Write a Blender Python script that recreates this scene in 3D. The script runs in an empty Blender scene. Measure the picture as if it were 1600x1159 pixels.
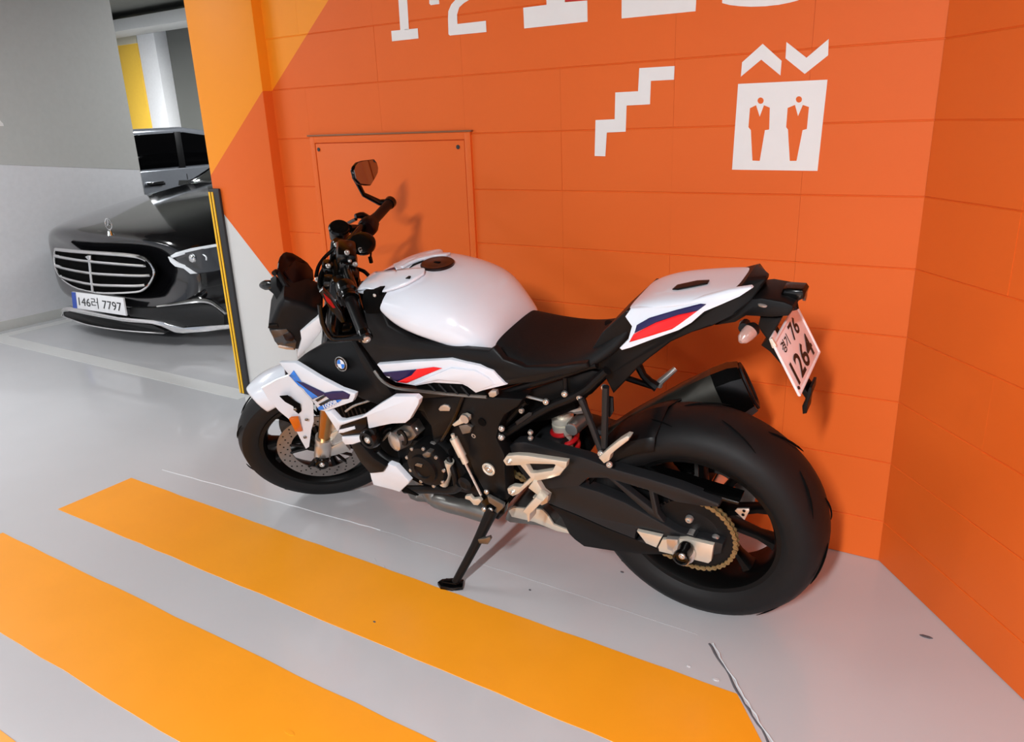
import bpy, bmesh, math, random
from mathutils import Vector as V, Matrix
random.seed(7)
D = bpy.data
SC = bpy.context.scene
COL = SC.collection
# ---------------------------------------------------------------- camera
W, H, FPX = 1600, 1159, 1201.87
C0 = V((0, 0, 1.36583))
FWD = V((-0.5150776, 0.7986938, -0.3111)); RGT = V((0.8464231, 0.5311750, -0.0376967)); UPV = V((-0.1351404, 0.2827389, 0.9496293))
cd = D.cameras.new('camera'); cam = D.objects.new('camera', cd); COL.objects.link(cam)
cd.sensor_fit = 'HORIZONTAL'; cd.sensor_width = 36.0; cd.lens = 36.0 * FPX / W
cd.clip_start = 0.05; cd.clip_end = 200
cam.matrix_world = Matrix(((RGT.x, UPV.x, -FWD.x, C0.x), (RGT.y, UPV.y, -FWD.y, C0.y), (RGT.z, UPV.z, -FWD.z, C0.z), (0, 0, 0, 1)))
SC.camera = cam
# ---------------------------------------------------------------- world, exposure
wd = D.worlds.new('garage_ambient'); SC.world = wd; wd.use_nodes = True
bg = wd.node_tree.nodes['Background']; bg.inputs[0].default_value = (0.80, 0.86, 1.0, 1); bg.inputs[1].default_value = 0.45
SC.view_settings.view_transform = 'Standard'; SC.view_settings.look = 'None'
SC.view_settings.exposure = 0.2; SC.view_settings.gamma = 1.0; SC.view_settings.use_curve_mapping = False
# ---------------------------------------------------------------- lamps (x, y, z, size x, size y, watts)
LAMPS = [(0.0, -2.3, 2.62, 0.14, 1.25, 300), (-6.2, -4.2, 2.62, 1.25, 0.16, 95), (-4.75, 0.7, 2.62, 0.16, 1.25, 58),
         (-5.2, 5.6, 2.75, 1.25, 0.16, 70), (-9.7, 4.7, 2.75, 0.16, 1.25, 520), (2.6, -2.6, 2.62, 1.25, 0.16, 80)]


def lin(h):
    c = [int(h[i:i + 2], 16) / 255 for i in (0, 2, 4)]
    return tuple(x / 12.92 if x <= .04045 else ((x + .055) / 1.055) ** 2.4 for x in c) + (1,)


def mat(name, hexc, rough=.5, metal=0., coat=0., var=.06, bump=0., scale=30., spec=.5, rvar=.1, trans=0., alpha=1.):
    m = D.materials.new(name); m.use_nodes = True
    n = m.node_tree.nodes; l = m.node_tree.links; b = n['Principled BSDF']
    tc = n.new('ShaderNodeTexCoord'); nz = n.new('ShaderNodeTexNoise'); nz.inputs['Scale'].default_value = scale; nz.inputs['Detail'].default_value = 4
    l.new(tc.outputs['Object'], nz.inputs['Vector'])
    c = lin(hexc)
    mx = n.new('ShaderNodeMix'); mx.data_type = 'RGBA'
    mx.inputs['A'].default_value = tuple(x * (1 - var) for x in c[:3]) + (1,)
    mx.inputs['B'].default_value = tuple(min(1, x * (1 + var)) for x in c[:3]) + (1,)
    l.new(nz.outputs['Fac'], mx.inputs['Factor']); l.new(mx.outputs['Result'], b.inputs['Base Color'])
    mr = n.new('ShaderNodeMapRange'); mr.inputs['To Min'].default_value = max(.02, rough * (1 - rvar)); mr.inputs['To Max'].default_value = min(1, rough * (1 + rvar))
    l.new(nz.outputs['Fac'], mr.inputs['Value']); l.new(mr.outputs['Result'], b.inputs['Roughness'])
    b.inputs['Metallic'].default_value = metal; b.inputs['Coat Weight'].default_value = coat; b.inputs['Coat Roughness'].default_value = .05
    b.inputs['Specular IOR Level'].default_value = spec; b.inputs['Transmission Weight'].default_value = trans; b.inputs['Alpha'].default_value = alpha
    if bump:
        bp = n.new('ShaderNodeBump'); bp.inputs['Strength'].default_value = bump; bp.inputs['Distance'].default_value = .004
        l.new(nz.outputs['Fac'], bp.inputs['Height']); l.new(bp.outputs['Normal'], b.inputs['Normal'])
    return m


def emit(name, hexc, s):
    m = D.materials.new(name); m.use_nodes = True; b = m.node_tree.nodes['Principled BSDF']
    b.inputs['Base Color'].default_value = lin(hexc); b.inputs['Emission Color'].default_value = lin(hexc); b.inputs['Emission Strength'].default_value = s
    return m


class MB:
    """collects geometry that becomes ONE mesh object"""
    def __init__(s): s.v = []; s.f = []

    def add(s, v, f):
        o = len(s.v); s.v += [V(p) for p in v]; s.f += [tuple(i + o for i in q) for q in f]; return s

    def frombm(s, bm):
        bm.verts.index_update(); s.add([v.co.copy() for v in bm.verts], [[v.index for v in f.verts] for f in bm.faces]); bm.free(); return s

    def plate(s, pts, d, bev=0., seg=2, inset=0., dome=0., both=False):
        pts = [V(p) for p in pts]; d = V(d); n = len(pts)
        bm = bmesh.new(); a = [bm.verts.new(p) for p in pts]; b = [bm.verts.new(p + d) for p in pts]
        f = bm.faces.new(a); g = bm.faces.new(b[::-1])
        for i in range(n): bm.faces.new((a[i], b[i], b[(i + 1) % n], a[(i + 1) % n]))
        bmesh.ops.recalc_face_normals(bm, faces=bm.faces)
        if inset: bmesh.ops.inset_region(bm, faces=[f], thickness=inset, depth=dome, use_even_offset=True)
        elif bev:
            ed = list(f.edges) + (list(g.edges) if both else [])
            bmesh.ops.bevel(bm, geom=ed, offset=bev, segments=seg, affect='EDGES', clamp_overlap=True, profile=.5)
        return s.frombm(bm)

    def box(s, c, sz, bev=0., ax=None):
        c = V(c); ax = ax or (V((1, 0, 0)), V((0, 1, 0)), V((0, 0, 1)))
        e = [V(ax[i]) * sz[i] / 2 for i in range(3)]
        bm = bmesh.new(); vs = [bm.verts.new(c + e[0] * x + e[1] * y + e[2] * z) for x in (-1, 1) for y in (-1, 1) for z in (-1, 1)]
        for q in ((0, 1, 3, 2), (4, 6, 7, 5), (0, 4, 5, 1), (2, 3, 7, 6), (0, 2, 6, 4), (1, 5, 7, 3)): bm.faces.new([vs[i] for i in q])
        bmesh.ops.recalc_face_normals(bm, faces=bm.faces)
        if bev: bmesh.ops.bevel(bm, geom=list(bm.edges), offset=bev, segments=2, affect='EDGES', clamp_overlap=True, profile=.5)
        return s.frombm(bm)

    def tube(s, pts, r, seg=10, sm=0, flat=None, cap=True):
        pts = [V(p) for p in pts]; rs = list(r) if isinstance(r, (list, tuple)) else [r] * len(pts)
        if sm:
            q = []; qr = []
            for i in range(len(pts) - 1):
                p0, p1, p2, p3 = pts[max(i - 1, 0)], pts[i], pts[i + 1], pts[min(i + 2, len(pts) - 1)]
                for k in range(sm):
                    t = k / sm
                    q.append(.5 * (2 * p1 + (p2 - p0) * t + (2 * p0 - 5 * p1 + 4 * p2 - p3) * t * t + (3 * p1 - p0 - 3 * p2 + p3) * t ** 3)); qr.append(rs[i] * (1 - t) + rs[i + 1] * t)
            q.append(pts[-1]); qr.append(rs[-1]); pts, rs = q, qr
        n = len(pts); vs = []; T0 = None; nx = None
        for i in range(n):
            t = (pts[min(i + 1, n - 1)] - pts[max(i - 1, 0)]).normalized()
            if nx is None:
                nx = t.cross(V((0, 0, 1)) if abs(t.z) < .9 else V((0, 1, 0))).normalized()
            else:
                nx = (nx - t * nx.dot(t)).normalized()
            ny = t.cross(nx); k2 = flat if flat else 1
            vs += [pts[i] + (nx * math.cos(2 * math.pi * k / seg) + ny * math.sin(2 * math.pi * k / seg) * k2) * rs[i] for k in range(seg)]
        fs = [(i * seg + k, i * seg + (k + 1) % seg, (i + 1) * seg + (k + 1) % seg, (i + 1) * seg + k) for i in range(n - 1) for k in range(seg)]
        if cap: fs += [tuple(range(seg))[::-1], tuple((n - 1) * seg + k for k in range(seg))]
        return s.add(vs, fs)

    def lathe(s, c, ax, prof, seg=28, a0=0):
        """prof: list of (radius, height along ax); r=0 ends close"""
        c = V(c); ax = V(ax).normalized(); u = ax.orthogonal().normalized() if abs(ax.y) < .9 else V((1, 0, 0)); u = (u - ax * u.dot(ax)).normalized(); w = ax.cross(u)
        vs = []; ids = []
        for r, h in prof:
            if r <= 1e-6: ids.append([len(vs)]); vs.append(c + ax * h)
            else:
                ids.append(list(range(len(vs), len(vs) + seg)))
                vs += [c + ax * h + (u * math.cos(a0 + 2 * math.pi * k / seg) + w * math.sin(a0 + 2 * math.pi * k / seg)) * r for k in range(seg)]
        fs = []
        for A, B in zip(ids, ids[1:]):
            for k in range(seg):
                a, b, c2, d = A[k % len(A)], A[(k + 1) % seg % len(A)], B[(k + 1) % seg % len(B)], B[k % len(B)]
                q = []
                for x in (a, b, c2, d):
                    if x not in q: q.append(x)
                if len(q) > 2: fs.append(tuple(q))
        return s.add(vs, fs)

    def cyl(s, c, ax, r, h, seg=20, bev=.0):
        b = min(bev, h / 2, r / 2)
        pr = [(0, 0), (r - b, 0), (r, b), (r, h - b), (r - b, h), (0, h)] if b else [(0, 0), (r, 0), (r, h), (0, h)]
        return s.lathe(c, ax, pr, seg)

    def rod(s, a, b, r, seg=10): return s.tube([a, b], r, seg)

    def bolt(s, c, ax, r=.007, h=.006): return s.lathe(c, ax, [(0, 0), (r, 0), (r, h * .7), (r * .8, h), (r * .45, h), (r * .4, h * .4), (0, h * .4)], 10)

    def loft(s, rings, closed=True, cap=True):
        n = len(rings[0]); vs = [p for r in rings for p in r]
        m = n if closed else n - 1
        fs = [(i * n + k, i * n + (k + 1) % n, (i + 1) * n + (k + 1) % n, (i + 1) * n + k) for i in range(len(rings) - 1) for k in range(m)]
        if cap: fs += [tuple(range(n))[::-1], tuple((len(rings) - 1) * n + k for k in range(n))]
        return s.add(vs, fs)

    def xf(s, fn): s.v = [fn(p) for p in s.v]; return s

    def mirror(s):
        n = len(s.v); s.v += [V((p.x, -p.y, p.z)) for p in s.v]; s.f += [tuple(i + n for i in q)[::-1] for q in s.f]; return s

    def obj(s, name, m, parent=None, ang=35, sub=0, kind=None, label=None, flat=False):
        me = D.meshes.new(name); me.from_pydata([tuple(p) for p in s.v], [], s.f); me.validate()
        bm = bmesh.new(); bm.from_mesh(me); bmesh.ops.recalc_face_normals(bm, faces=bm.faces); bm.to_mesh(me); bm.free()
        if not flat:
            me.polygons.foreach_set('use_smooth', [True] * len(me.polygons))
            if not sub: me.set_sharp_from_angle(angle=math.radians(ang))
        me.materials.append(m)
        o = D.objects.new(name, me); COL.objects.link(o)
        if parent: o.parent = parent
        if sub:
            md = o.modifiers.new('subsurf', 'SUBSURF'); md.levels = sub; md.render_levels = sub
        if kind: o['kind'] = kind
        if label: o['label'] = label
        return o


def tag(o, label=None, cat=None, group=None, kind=None):
    if label: o['label'] = label
    if cat: o['category'] = cat
    if group: o['group'] = group
    if kind: o['kind'] = kind
    return o


def empty(name, mw=None, loc=(0, 0, 0)):
    o = D.objects.new(name, None); COL.objects.link(o); o.empty_display_size = .1
    if mw is not None: o.matrix_world = mw
    else: o.location = loc
    return o


def text_mesh(s, size=1., bold=0.):
    cu = D.curves.new('lettering', 'FONT'); cu.body = s; cu.size = size; cu.align_x = 'CENTER'; cu.align_y = 'CENTER'; cu.resolution_u = 3; cu.offset = bold
    o = D.objects.new('lettering', cu); COL.objects.link(o)
    bpy.context.view_layer.update()
    me = D.meshes.new_from_object(o.evaluated_get(bpy.context.evaluated_depsgraph_get()))
    v = [p.co.copy() for p in me.vertices]; f = [tuple(q.vertices) for q in me.polygons]
    D.objects.remove(o); D.curves.remove(cu); D.meshes.remove(me)
    return v, f


def add_text(mb, s, o, ex, ey, w=None, h=None, bold=.018):
    v, f = text_mesh(s, 1., bold)
    if not v: return mb
    x0 = min(p.x for p in v); x1 = max(p.x for p in v); y0 = min(p.y for p in v); y1 = max(p.y for p in v)
    sy = h / (y1 - y0); sx = w / (x1 - x0) if w else sy
    return mb.add([V(o) + V(ex) * ((p.x - (x0 + x1) / 2) * sx) + V(ey) * ((p.y - (y0 + y1) / 2) * sy) for p in v], f)


# ---------------------------------------------------------------- points measured in the photograph, placed at their real distance
def ray(px, py): return FWD + RGT * ((px - W / 2) / FPX) - UPV * ((py - H / 2) / FPX)


def pl(px, py, ax, val):
    d = ray(px, py); return C0 + d * ((val - C0[ax]) / d[ax])


MBK = Matrix(((-0.9998769916, 0.0153621825, 0.0031630654), (-0.0156844392, -0.9793332491, -0.2016442055), (0, -0.2016690125, 0.9794537301)))
TBK = V((-0.59228353, 1.94160251, 0)); MBI = MBK.transposed()
RMF = Matrix(((0.802167983, -0.590441932, -0.088909234), (0.590441932, 0.7622105892, 0.2653551257), (-0.0889092337, -0.2653551257, 0.9600426061))); RMI = RMF.transposed()
PPF = V((1.4226364, 0, 0.27950990)); AXF = V((1.45, 0, 0.29180759))
OB = MBI @ (C0 - TBK)


def B(px, py, y):
    d = MBI @ ray(px, py); return OB + d * ((y - OB.y) / d.y)


def SF(v): return RMF @ (V(v) + AXF - PPF) + PPF      # front assembly: steered to bike frame


OF = RMI @ (OB - PPF) + PPF - AXF


def Fq(px, py, y):
    d = RMI @ (MBI @ ray(px, py)); return OF + d * ((y - OF.y) / d.y)


def F(px, py, y): return SF(Fq(px, py, y))


CR = dict(r2=(0, 250, 2.9725), r3=(360, 230, 4.637), r4=(360, 440, 3.41), r5=(550, 370, 5.), r6=(550, 560, 3.1314), r7=(780, 400, 3.8625), r8=(940, 400, 4.),
          s1=(760, 560, 3.41), s2=(930, 620, 3.3125), w3=(560, 0, 2.1053), n4=(600, 0, 4.), n5=(950, 0, 4.5714), c6=(80, 360, 5.7143), c7=(170, 170, 7.2444), p8=(1190, 470, 6.1), px=(0, 0, 1.))


def Z(c, pts):
    ox, oy, s = CR[c]; return [(p[0] / s + ox, p[1] / s + oy) + tuple(p[2:]) for p in pts]


def PB(c, pts, y, fn=B): return [fn(p[0], p[1], p[2] if len(p) > 2 else y) for p in Z(c, pts)]


YL = V((0, 1, 0))


def mslab(mb, left, bev=.006):
    """body symmetrical about the bike's centre plane from its traced left outline"""
    n = len(left); bm = bmesh.new(); a = [bm.verts.new(p) for p in left]; b = [bm.verts.new((p.x, -p.y, p.z)) for p in left]
    f = bm.faces.new(a); g = bm.faces.new(b[::-1])
    for i in range(n): bm.faces.new((a[i], b[i], b[(i + 1) % n], a[(i + 1) % n]))
    bmesh.ops.recalc_face_normals(bm, faces=bm.faces)
    bmesh.ops.bevel(bm, geom=list(f.edges) + list(g.edges), offset=bev, segments=3, affect='EDGES', clamp_overlap=True, profile=.5)
    return mb.frombm(bm)


from mathutils.bvhtree import BVHTree


def bvh_of(*obs):
    bpy.context.view_layer.update(); dg = bpy.context.evaluated_depsgraph_get(); vs = []; fs = []
    for o in obs:
        me = o.evaluated_get(dg).to_mesh(); k = len(vs); vs += [v.co.copy() for v in me.vertices]; fs += [[i + k for i in q.vertices] for q in me.polygons]
    return BVHTree.FromPolygons(vs, fs)


def drape(name, crop, pts, bvh, off, th, m, parent, n=2, smooth=0):
    """thin skin laid on an already built surface (raised cover, film graphic)"""
    bm = bmesh.new(); f = bm.faces.new([bm.verts.new((p[0], p[1], 0)) for p in Z(crop, pts)])
    bmesh.ops.triangulate(bm, faces=[f])
    for _ in range(n): bmesh.ops.subdivide_edges(bm, edges=bm.edges, cuts=1, use_grid_fill=True)
    last = None; todo = []
    for v in bm.verts:
        d = (MBI @ ray(v.co.x, v.co.y)).normalized(); h, nn, _, s = bvh.ray_cast(OB, d)
        if h is None: todo.append((v, d)); continue
        if nn.dot(d) > 0: nn = -nn
        last = s; v.co = h + nn * off
    for v, d in todo:
        h, nn, _, s = bvh.find_nearest(OB + d * (last or 2.))
        if nn.dot(d) > 0: nn = -nn
        v.co = h + nn * off
    if smooth:
        iv = [v for v in bm.verts if not v.is_boundary]
        for _ in range(smooth): bmesh.ops.smooth_vert(bm, verts=iv, factor=.5, use_axis_x=True, use_axis_y=True, use_axis_z=True)
    bmesh.ops.recalc_face_normals(bm, faces=bm.faces)
    o = MB().frombm(bm).obj(name, M[m], parent, 50); md = o.modifiers.new('thickness', 'SOLIDIFY'); md.thickness = th; md.offset = 0
    return o
YF = RMF @ V((0, 1, 0))
# ================================================================ setting
M = {}
M['floor'] = mat('grey_epoxy_floor', 'C4C5C8', .22, 0, .25, .05, .05, 2.2, .5, .35)
M['stripe'] = mat('orange_floor_paint', 'FBA21F', .36, 0, 0, .05, .06, 7)
M['bay'] = mat('white_bay_paint', 'D2D3D2', .35, 0, 0, .04)
M['joint'] = mat('pale_joint_sealant', 'CDCED1', .5)
M['crackl'] = mat('faint_joint_line', 'ABACAF', .5)
M['crack'] = mat('dark_joint_gap', '5C5B60', .8)
M['ceil'] = mat('dark_grey_ceiling', '55554F', .9, 0, 0, .1)
M['greyup'] = mat('grey_wall_paint', 'C2C3BF', .75)
M['white'] = mat('white_wall_paint', 'E4E5E8', .7)
M['vinyl'] = mat('white_vinyl_lettering', 'F3F1EE', .5, 0, 0, .02)
M['vred'] = mat('red_vinyl', 'C8202A', .5)
M['rubberY'] = mat('yellow_reflective_strip', 'FFC21E', .4)
M['rubberK'] = mat('black_guard_rubber', '2B2C2F', .6)
M['farY'] = mat('yellow_column_paint', 'FFCB4A', .6)
M['farW'] = mat('white_column_paint', 'F0F0F0', .6)
M['farG'] = mat('dark_grey_paint', '63645F', .8)
M['steel'] = mat('dull_edge_trim', '8A5A38', .5)
M['lampbody'] = mat('white_lamp_housing', 'E8E8E8', .4)
M['lampglow'] = emit('lamp_diffuser', 'FFFFFF', 6)


def painted_wall():
    m = D.materials.new('orange_yellow_white_wall_paint'); m.use_nodes = True; n = m.node_tree.nodes; l = m.node_tree.links; b = n['Principled BSDF']
    g = n.new('ShaderNodeNewGeometry'); sp = n.new('ShaderNodeSeparateXYZ'); l.new(g.outputs['Position'], sp.inputs[0])

    def mth(op, a, bb):
        k = n.new('ShaderNodeMath'); k.operation = op
        for i, x in enumerate((a, bb)):
            if isinstance(x, (int, float)): k.inputs[i].default_value = x
            else: l.new(x, k.inputs[i])
        return k.outputs[0]
    nz = n.new('ShaderNodeTexNoise'); nz.inputs['Scale'].default_value = 2.5; nz.inputs['Detail'].default_value = 5; l.new(g.outputs['Position'], nz.inputs['Vector'])
    n2 = n.new('ShaderNodeTexNoise'); n2.inputs['Scale'].default_value = 55; l.new(g.outputs['Position'], n2.inputs['Vector'])
    up = mth('GREATER_THAN', sp.outputs['Z'], mth('ADD', 1.512, mth('MULTIPLY', mth('ADD', sp.outputs['X'], 2.684), .82)))
    lo = mth('LESS_THAN', sp.outputs['Z'], mth('SUBTRACT', .9627, mth('ADD', sp.outputs['X'], 3.0098)))
    prev = None

    def mix(fac, a, c):
        k = n.new('ShaderNodeMix'); k.data_type = 'RGBA'
        l.new(fac, k.inputs['Factor'])
        for s, x in (('A', a), ('B', c)):
            if isinstance(x, tuple): k.inputs[s].default_value = x
            else: l.new(x, k.inputs[s])
        return k.outputs['Result']
    org = mix(nz.outputs['Fac'], lin('E8661C'), lin('EE6C22'))
    c = mix(up, org, lin('FF9A18')); c = mix(lo, c, lin('D8D8D6'))
    l.new(c, b.inputs['Base Color']); b.inputs['Roughness'].default_value = .55; b.inputs['Specular IOR Level'].default_value = .35
    bp = n.new('ShaderNodeBump'); bp.inputs['Strength'].default_value = .06; bp.inputs['Distance'].default_value = .003; l.new(n2.outputs['Fac'], bp.inputs['Height']); l.new(bp.outputs['Normal'], b.inputs['Normal'])
    return m


M['wall'] = painted_wall()
YW, YP = 2.38, 2.33
CX = -0.19
# floor
fl = MB().add([(-30, -9, 0), (9, -9, 0), (9, 20, 0), (-30, 20, 0)], [(0, 1, 2, 3)]).obj('floor', M['floor'], kind='structure')
MB().box((-2.85, 5.5, 3.2), (54.3, 29, .1)).obj('ceiling', M['ceil'], kind='structure')


def fplate(pts, z, name, m):
    return MB().plate([(x, y, z) for x, y in pts], (0, 0, -z)).obj(name, m, fl)


def jag(a, b, n, amp):
    return [(a[0] + (b[0] - a[0]) * i / n + random.uniform(-amp, amp), a[1] + (b[1] - a[1]) * i / n + random.uniform(-amp, amp)) for i in range(n + 1)]


for y0, y1, x1a, x1b in ((1.292, 1.597, -.30, -.40), (.785, 1.088, .25, .12), (.285, .585, .55, .45)):
    pts = jag((-2.943, y0), (x1a, y0), 30, .0022) + ([(-.292, 1.44)] if y0 > 1.2 else []) + jag((x1b, y1 - (.015 if y0 > 1.2 else 0)), (-2.943, y1), 30, .0022)
    fplate(pts, .0012, 'painted_stripe', M['stripe'])
# parking bay outline
fplate([(-6.15, 2.48), (-3.33, 2.46), (-3.33, 2.575), (-6.15, 2.60)], .0011, 'bay_line', M['bay'])
fplate([(-6.15, 2.6), (-6.04, 2.6), (-6.04, 7.6), (-6.15, 7.6)], .0011, 'bay_line', M['bay'])
fplate([(-3.45, 2.575), (-3.33, 2.575), (-3.33, 7.6), (-3.45, 7.6)], .0011, 'bay_line', M['bay'])
# coating joint between gutter strip and drive floor


def strip(pts, w, name, m, z):
    a = [V((p[0], p[1], 0)) for p in pts]; vs = []
    for i, p in enumerate(a):
        t = (a[min(i + 1, len(a) - 1)] - a[max(i - 1, 0)]).normalized(); nn = V((-t.y, t.x, 0)) * w * random.uniform(.6, 1.2)
        vs += [p + nn * .5, p + V((0, 0, z)), p - nn * .5]
    fs = [(3 * i + k, 3 * i + k + 1, 3 * i + k + 4, 3 * i + k + 3) for i in range(len(a) - 1) for k in (0, 1)]
    return MB().add(vs, fs).obj(name, m, fl)


strip(jag((-2.9, 1.712), (-1.72, 1.77), 24, .002), .006, 'floor_joint', M['joint'], .002)
strip(jag((-1.72, 1.77), (-.56, 1.755), 24, .003), .003, 'floor_joint', M['crackl'], .001)
strip(jag((-.52, 1.737), (-.17, 1.32), 26, .0035), .007, 'floor_crack', M['crack'], .0015)
strip(jag((-.513, 1.741), (-.163, 1.324), 26, .003), .006, 'floor_joint', M['joint'], .003)
strip(jag((-1.62, 1.62), (-1.32, 1.50), 10, .006), .003, 'floor_crack', M['crackl'], .0008)
for (px, py, r, mm) in ((585, 972, .005, 'crack'), (452, 1145, .010, 'stripe'), (1447, 995, .009, 'crack'), (828, 922, .004, 'crack'), (972, 894, .006, 'crack'), (1076, 1041, .005, 'joint'), (1119, 1062, .008, 'joint')):
    p = pl(px, py, 2, 0); fplate([(p.x + r * math.cos(a) * (1.8 if r > .008 else 1), p.y + r * .6 * math.sin(a)) for a in [k * 1.047 for k in range(6)]], .0025, 'floor_chip', M[mm])
# back wall: block courses
ZB = [0.0] + [.139 + .197 * k for k in range(16)]
ZB = [z for z in ZB if z < 3.14] + [3.15]
XB = [-2.68] + [-2.484 + .3945 * k for k in range(6)] + [CX]
wb = MB().add([(-2.68, YW + .003, 0), (CX + .003, YW + .003, 0), (CX + .003, YW + .003, 3.15), (-2.68, YW + .003, 3.15), (-2.68, YW + .2, 0), (CX + .3, YW + .2, 0), (CX + .3, YW + .2, 3.15), (-2.68, YW + .2, 3.15)],
              [(0, 1, 2, 3), (4, 7, 6, 5), (3, 2, 6, 7), (0, 4, 5, 1)]).obj('wall_back', M['wall'], kind='structure', flat=True)


def block(w, h):
    b = .0018; return MB().add([(0, b, 0), (w, b, 0), (w, 0, b), (0, 0, b), (0, 0, h - b), (w, 0, h - b), (w, b, h), (0, b, h), (0, .03, 0), (w, .03, 0), (w, .03, h), (0, .03, h)],
                    [(0, 1, 2, 3), (3, 2, 5, 4), (4, 5, 6, 7), (0, 8, 9, 1), (7, 6, 10, 11), (0, 3, 4, 7, 11, 8), (1, 9, 10, 6, 5, 2), (8, 11, 10, 9)])


cache = {}


def put_block(w, h, parent, mw):
    k = (round(w, 3), round(h, 3))
    if k not in cache:
        o = block(*k).obj('block', M['wall'], parent); cache[k] = o
    else:
        o = cache[k].copy(); COL.objects.link(o); o.parent = parent
    o.matrix_local = mw


GV, GH = .0003, .0024
for i in range(len(XB) - 1):
    for j in range(len(ZB) - 1):
        w = XB[i + 1] - XB[i] - GV; h = ZB[j + 1] - ZB[j] - GH
        dy = random.uniform(-.0006, .0006)
        put_block(w, h, wb, Matrix.Translation((XB[i] + GV / 2, YW + dy, ZB[j] + GH / 2)))
# chamfered wall on the right
RD = V((.385, -.486, 0)).normalized(); RN = V((RD.y, -RD.x, 0))   # RN points into the room? fixed below
RN = V((-abs(RD.y), -abs(RD.x), 0))
O = V((CX, YW, 0)); L = 3.2
bk = -RN * .003
wr = MB().add([O + bk, O + RD * L + bk, O + RD * L + bk + V((0, 0, 3.15)), O + bk + V((0, 0, 3.15))] + [p - RN * .2 for p in (O, O + RD * L, O + RD * L + V((0, 0, 3.15)), O + V((0, 0, 3.15)))],
              [(0, 1, 2, 3), (4, 7, 6, 5), (3, 2, 6, 7), (0, 4, 5, 1), (1, 5, 6, 2)]).obj('wall_right', M['wall'], kind='structure', flat=True)
XR = [0, .355] + [.355 + .3945 * k for k in range(1, 8)]
for i in range(len(XR) - 1):
    for j in range(len(ZB) - 1):
        w = XR[i + 1] - XR[i] - GV; h = ZB[j + 1] - ZB[j] - GH
        p = O + RD * (XR[i] + GV / 2) + RN * random.uniform(-.0008, .0008)
        put_block(w, h, wr, Matrix(((RD.x, -RN.x, 0, p.x), (RD.y, -RN.y, 0, p.y), (0, 0, 1, ZB[j] + GH / 2), (0, 0, 0, 1))))
# pillar at the left end of the back wall
pil = MB().box((-2.891, YP + .35, 1.575), (.422, .70, 3.15), .006).obj('wall_pillar', M['wall'], kind='structure')
# grey pillar wall between the two bays
gw = MB().box((-6.42, 2.0, 1.575), (.34, 4.02, 3.15), .006)
gwo = gw.obj('wall_left', M['white'], kind='structure')
gp = [(-6.25, -.01, 3.15), (-6.25, 4.01, 3.15), (-6.25, 4.01, 1.077), (-6.25, 2.92, 1.191), (-6.25, -.01, 1.30)]
MB().plate([(x + .0015, y, z) for x, y, z in gp], (-.0015, 0, 0)).obj('grey_paint_panel', M['greyup'], gwo)
MB().plate([(-6.42 + .171 - .002, 4.011, 0), (-6.59, 4.0115, 0), (-6.59, 4.0115, 3.15), (-6.249, 4.0115, 3.15)], (0, -.0012, 0)).obj('grey_paint_panel', M['greyup'], gwo)
MB().plate([(-6.245, -.01, .0), (-6.245, 4.01, 0), (-6.245, 4.01, .07), (-6.245, -.01, .07)], (-.005, 0, 0), .002).obj('baseboard_left', M['greyup'], gwo)
pts = [pl(*p, 0, -6.247) for p in ((0, 188), (5, 193), (6, 197), (0, 197), (-40, 197), (-40, 176), (-12, 180))]
MB().plate(pts, (-.002, 0, 0)).obj('wall_marking', M['vinyl'], gwo)
# far end of the garage seen through the gap
MB().box((-12.0, 8.62, 1.45), (9.0, .2, 3.5)).obj('wall_far', M['farG'], kind='structure')
MB().box((-12.70, 8.38, 1.44), (.66, .2, 2.88), .01).obj('trim_1', M['farY'], kind='structure')
MB().box((-12.13, 8.42, 1.52), (.46, .26, 3.04), .01).obj('trim_2', M['farW'], kind='structure')
MB().box((-12.70, 8.375, 2.83), (.67, .2, .12), .005).obj('trim_3', mat('beige_band', 'B9B29C', .7), kind='structure')
MB().box((-12.0, 7.9, 2.945), (9.0, .5, .17), .01).obj('trim_4', mat('pale_concrete_beam', 'A9A9A6', .8), kind='structure')
MB().box((-9.5, 3.2, 3.07), (12.0, .5, .16), .01).obj('trim_5', mat('dark_duct', '4A4A46', .7), kind='structure')
# ceiling lamps; those brightening pillar, column and right wall are unseen additions
for i, (x, y, z, sx, sy, w) in enumerate(LAMPS):
    e = empty('ceiling_lamp', loc=(x, y, z)); tag(e, 'white ceiling tube lamp ' + ['facing the lift sign, behind the viewer', 'over the far side of the aisle, left', 'above the bay line, added to brighten the grey pillar', 'above the black saloon', 'unseen beyond the grey pillar, added to brighten the yellow column', 'behind the viewer on the right, added to brighten the right wall'][i], 'lamp', 'tube lamps under the ceiling')
    MB().box((0, 0, .04), (sx + .06, sy + .03, .05), .008).obj('lamp_housing', M['lampbody'], e)
    MB().box((0, 0, .012), (sx, sy, .012), .004).obj('lamp_diffuser', M['lampglow'], e)
    for s in (-1, 1): MB().rod((s * sx * .35, s * (sy * .35 if sy > sx else 0), .06), (s * sx * .35, s * (sy * .35 if sy > sx else 0), 3.16 - z), .006, 6).obj('hanger', M['lampbody'], e)
    ld = D.lights.new('lamp_light', 'AREA'); ld.shape = 'RECTANGLE'; ld.size = sx; ld.size_y = sy; ld.energy = w; ld.color = (.965, .985, 1)
    lo = D.objects.new('lamp_light', ld); COL.objects.link(lo); lo.parent = e; lo.location = (0, 0, 0)
# ---------------------------------------------------------------- access panel in the wall
ap = empty('access_panel', loc=(-2.08, YW, .9)); tag(ap, 'orange painted metal access panel set into the block wall behind the handlebar', 'panel')


def wp(pts, y0, th, rel=V((0, 0, 0))): return [pl(*p, 1, y0) - rel for p in pts]


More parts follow.
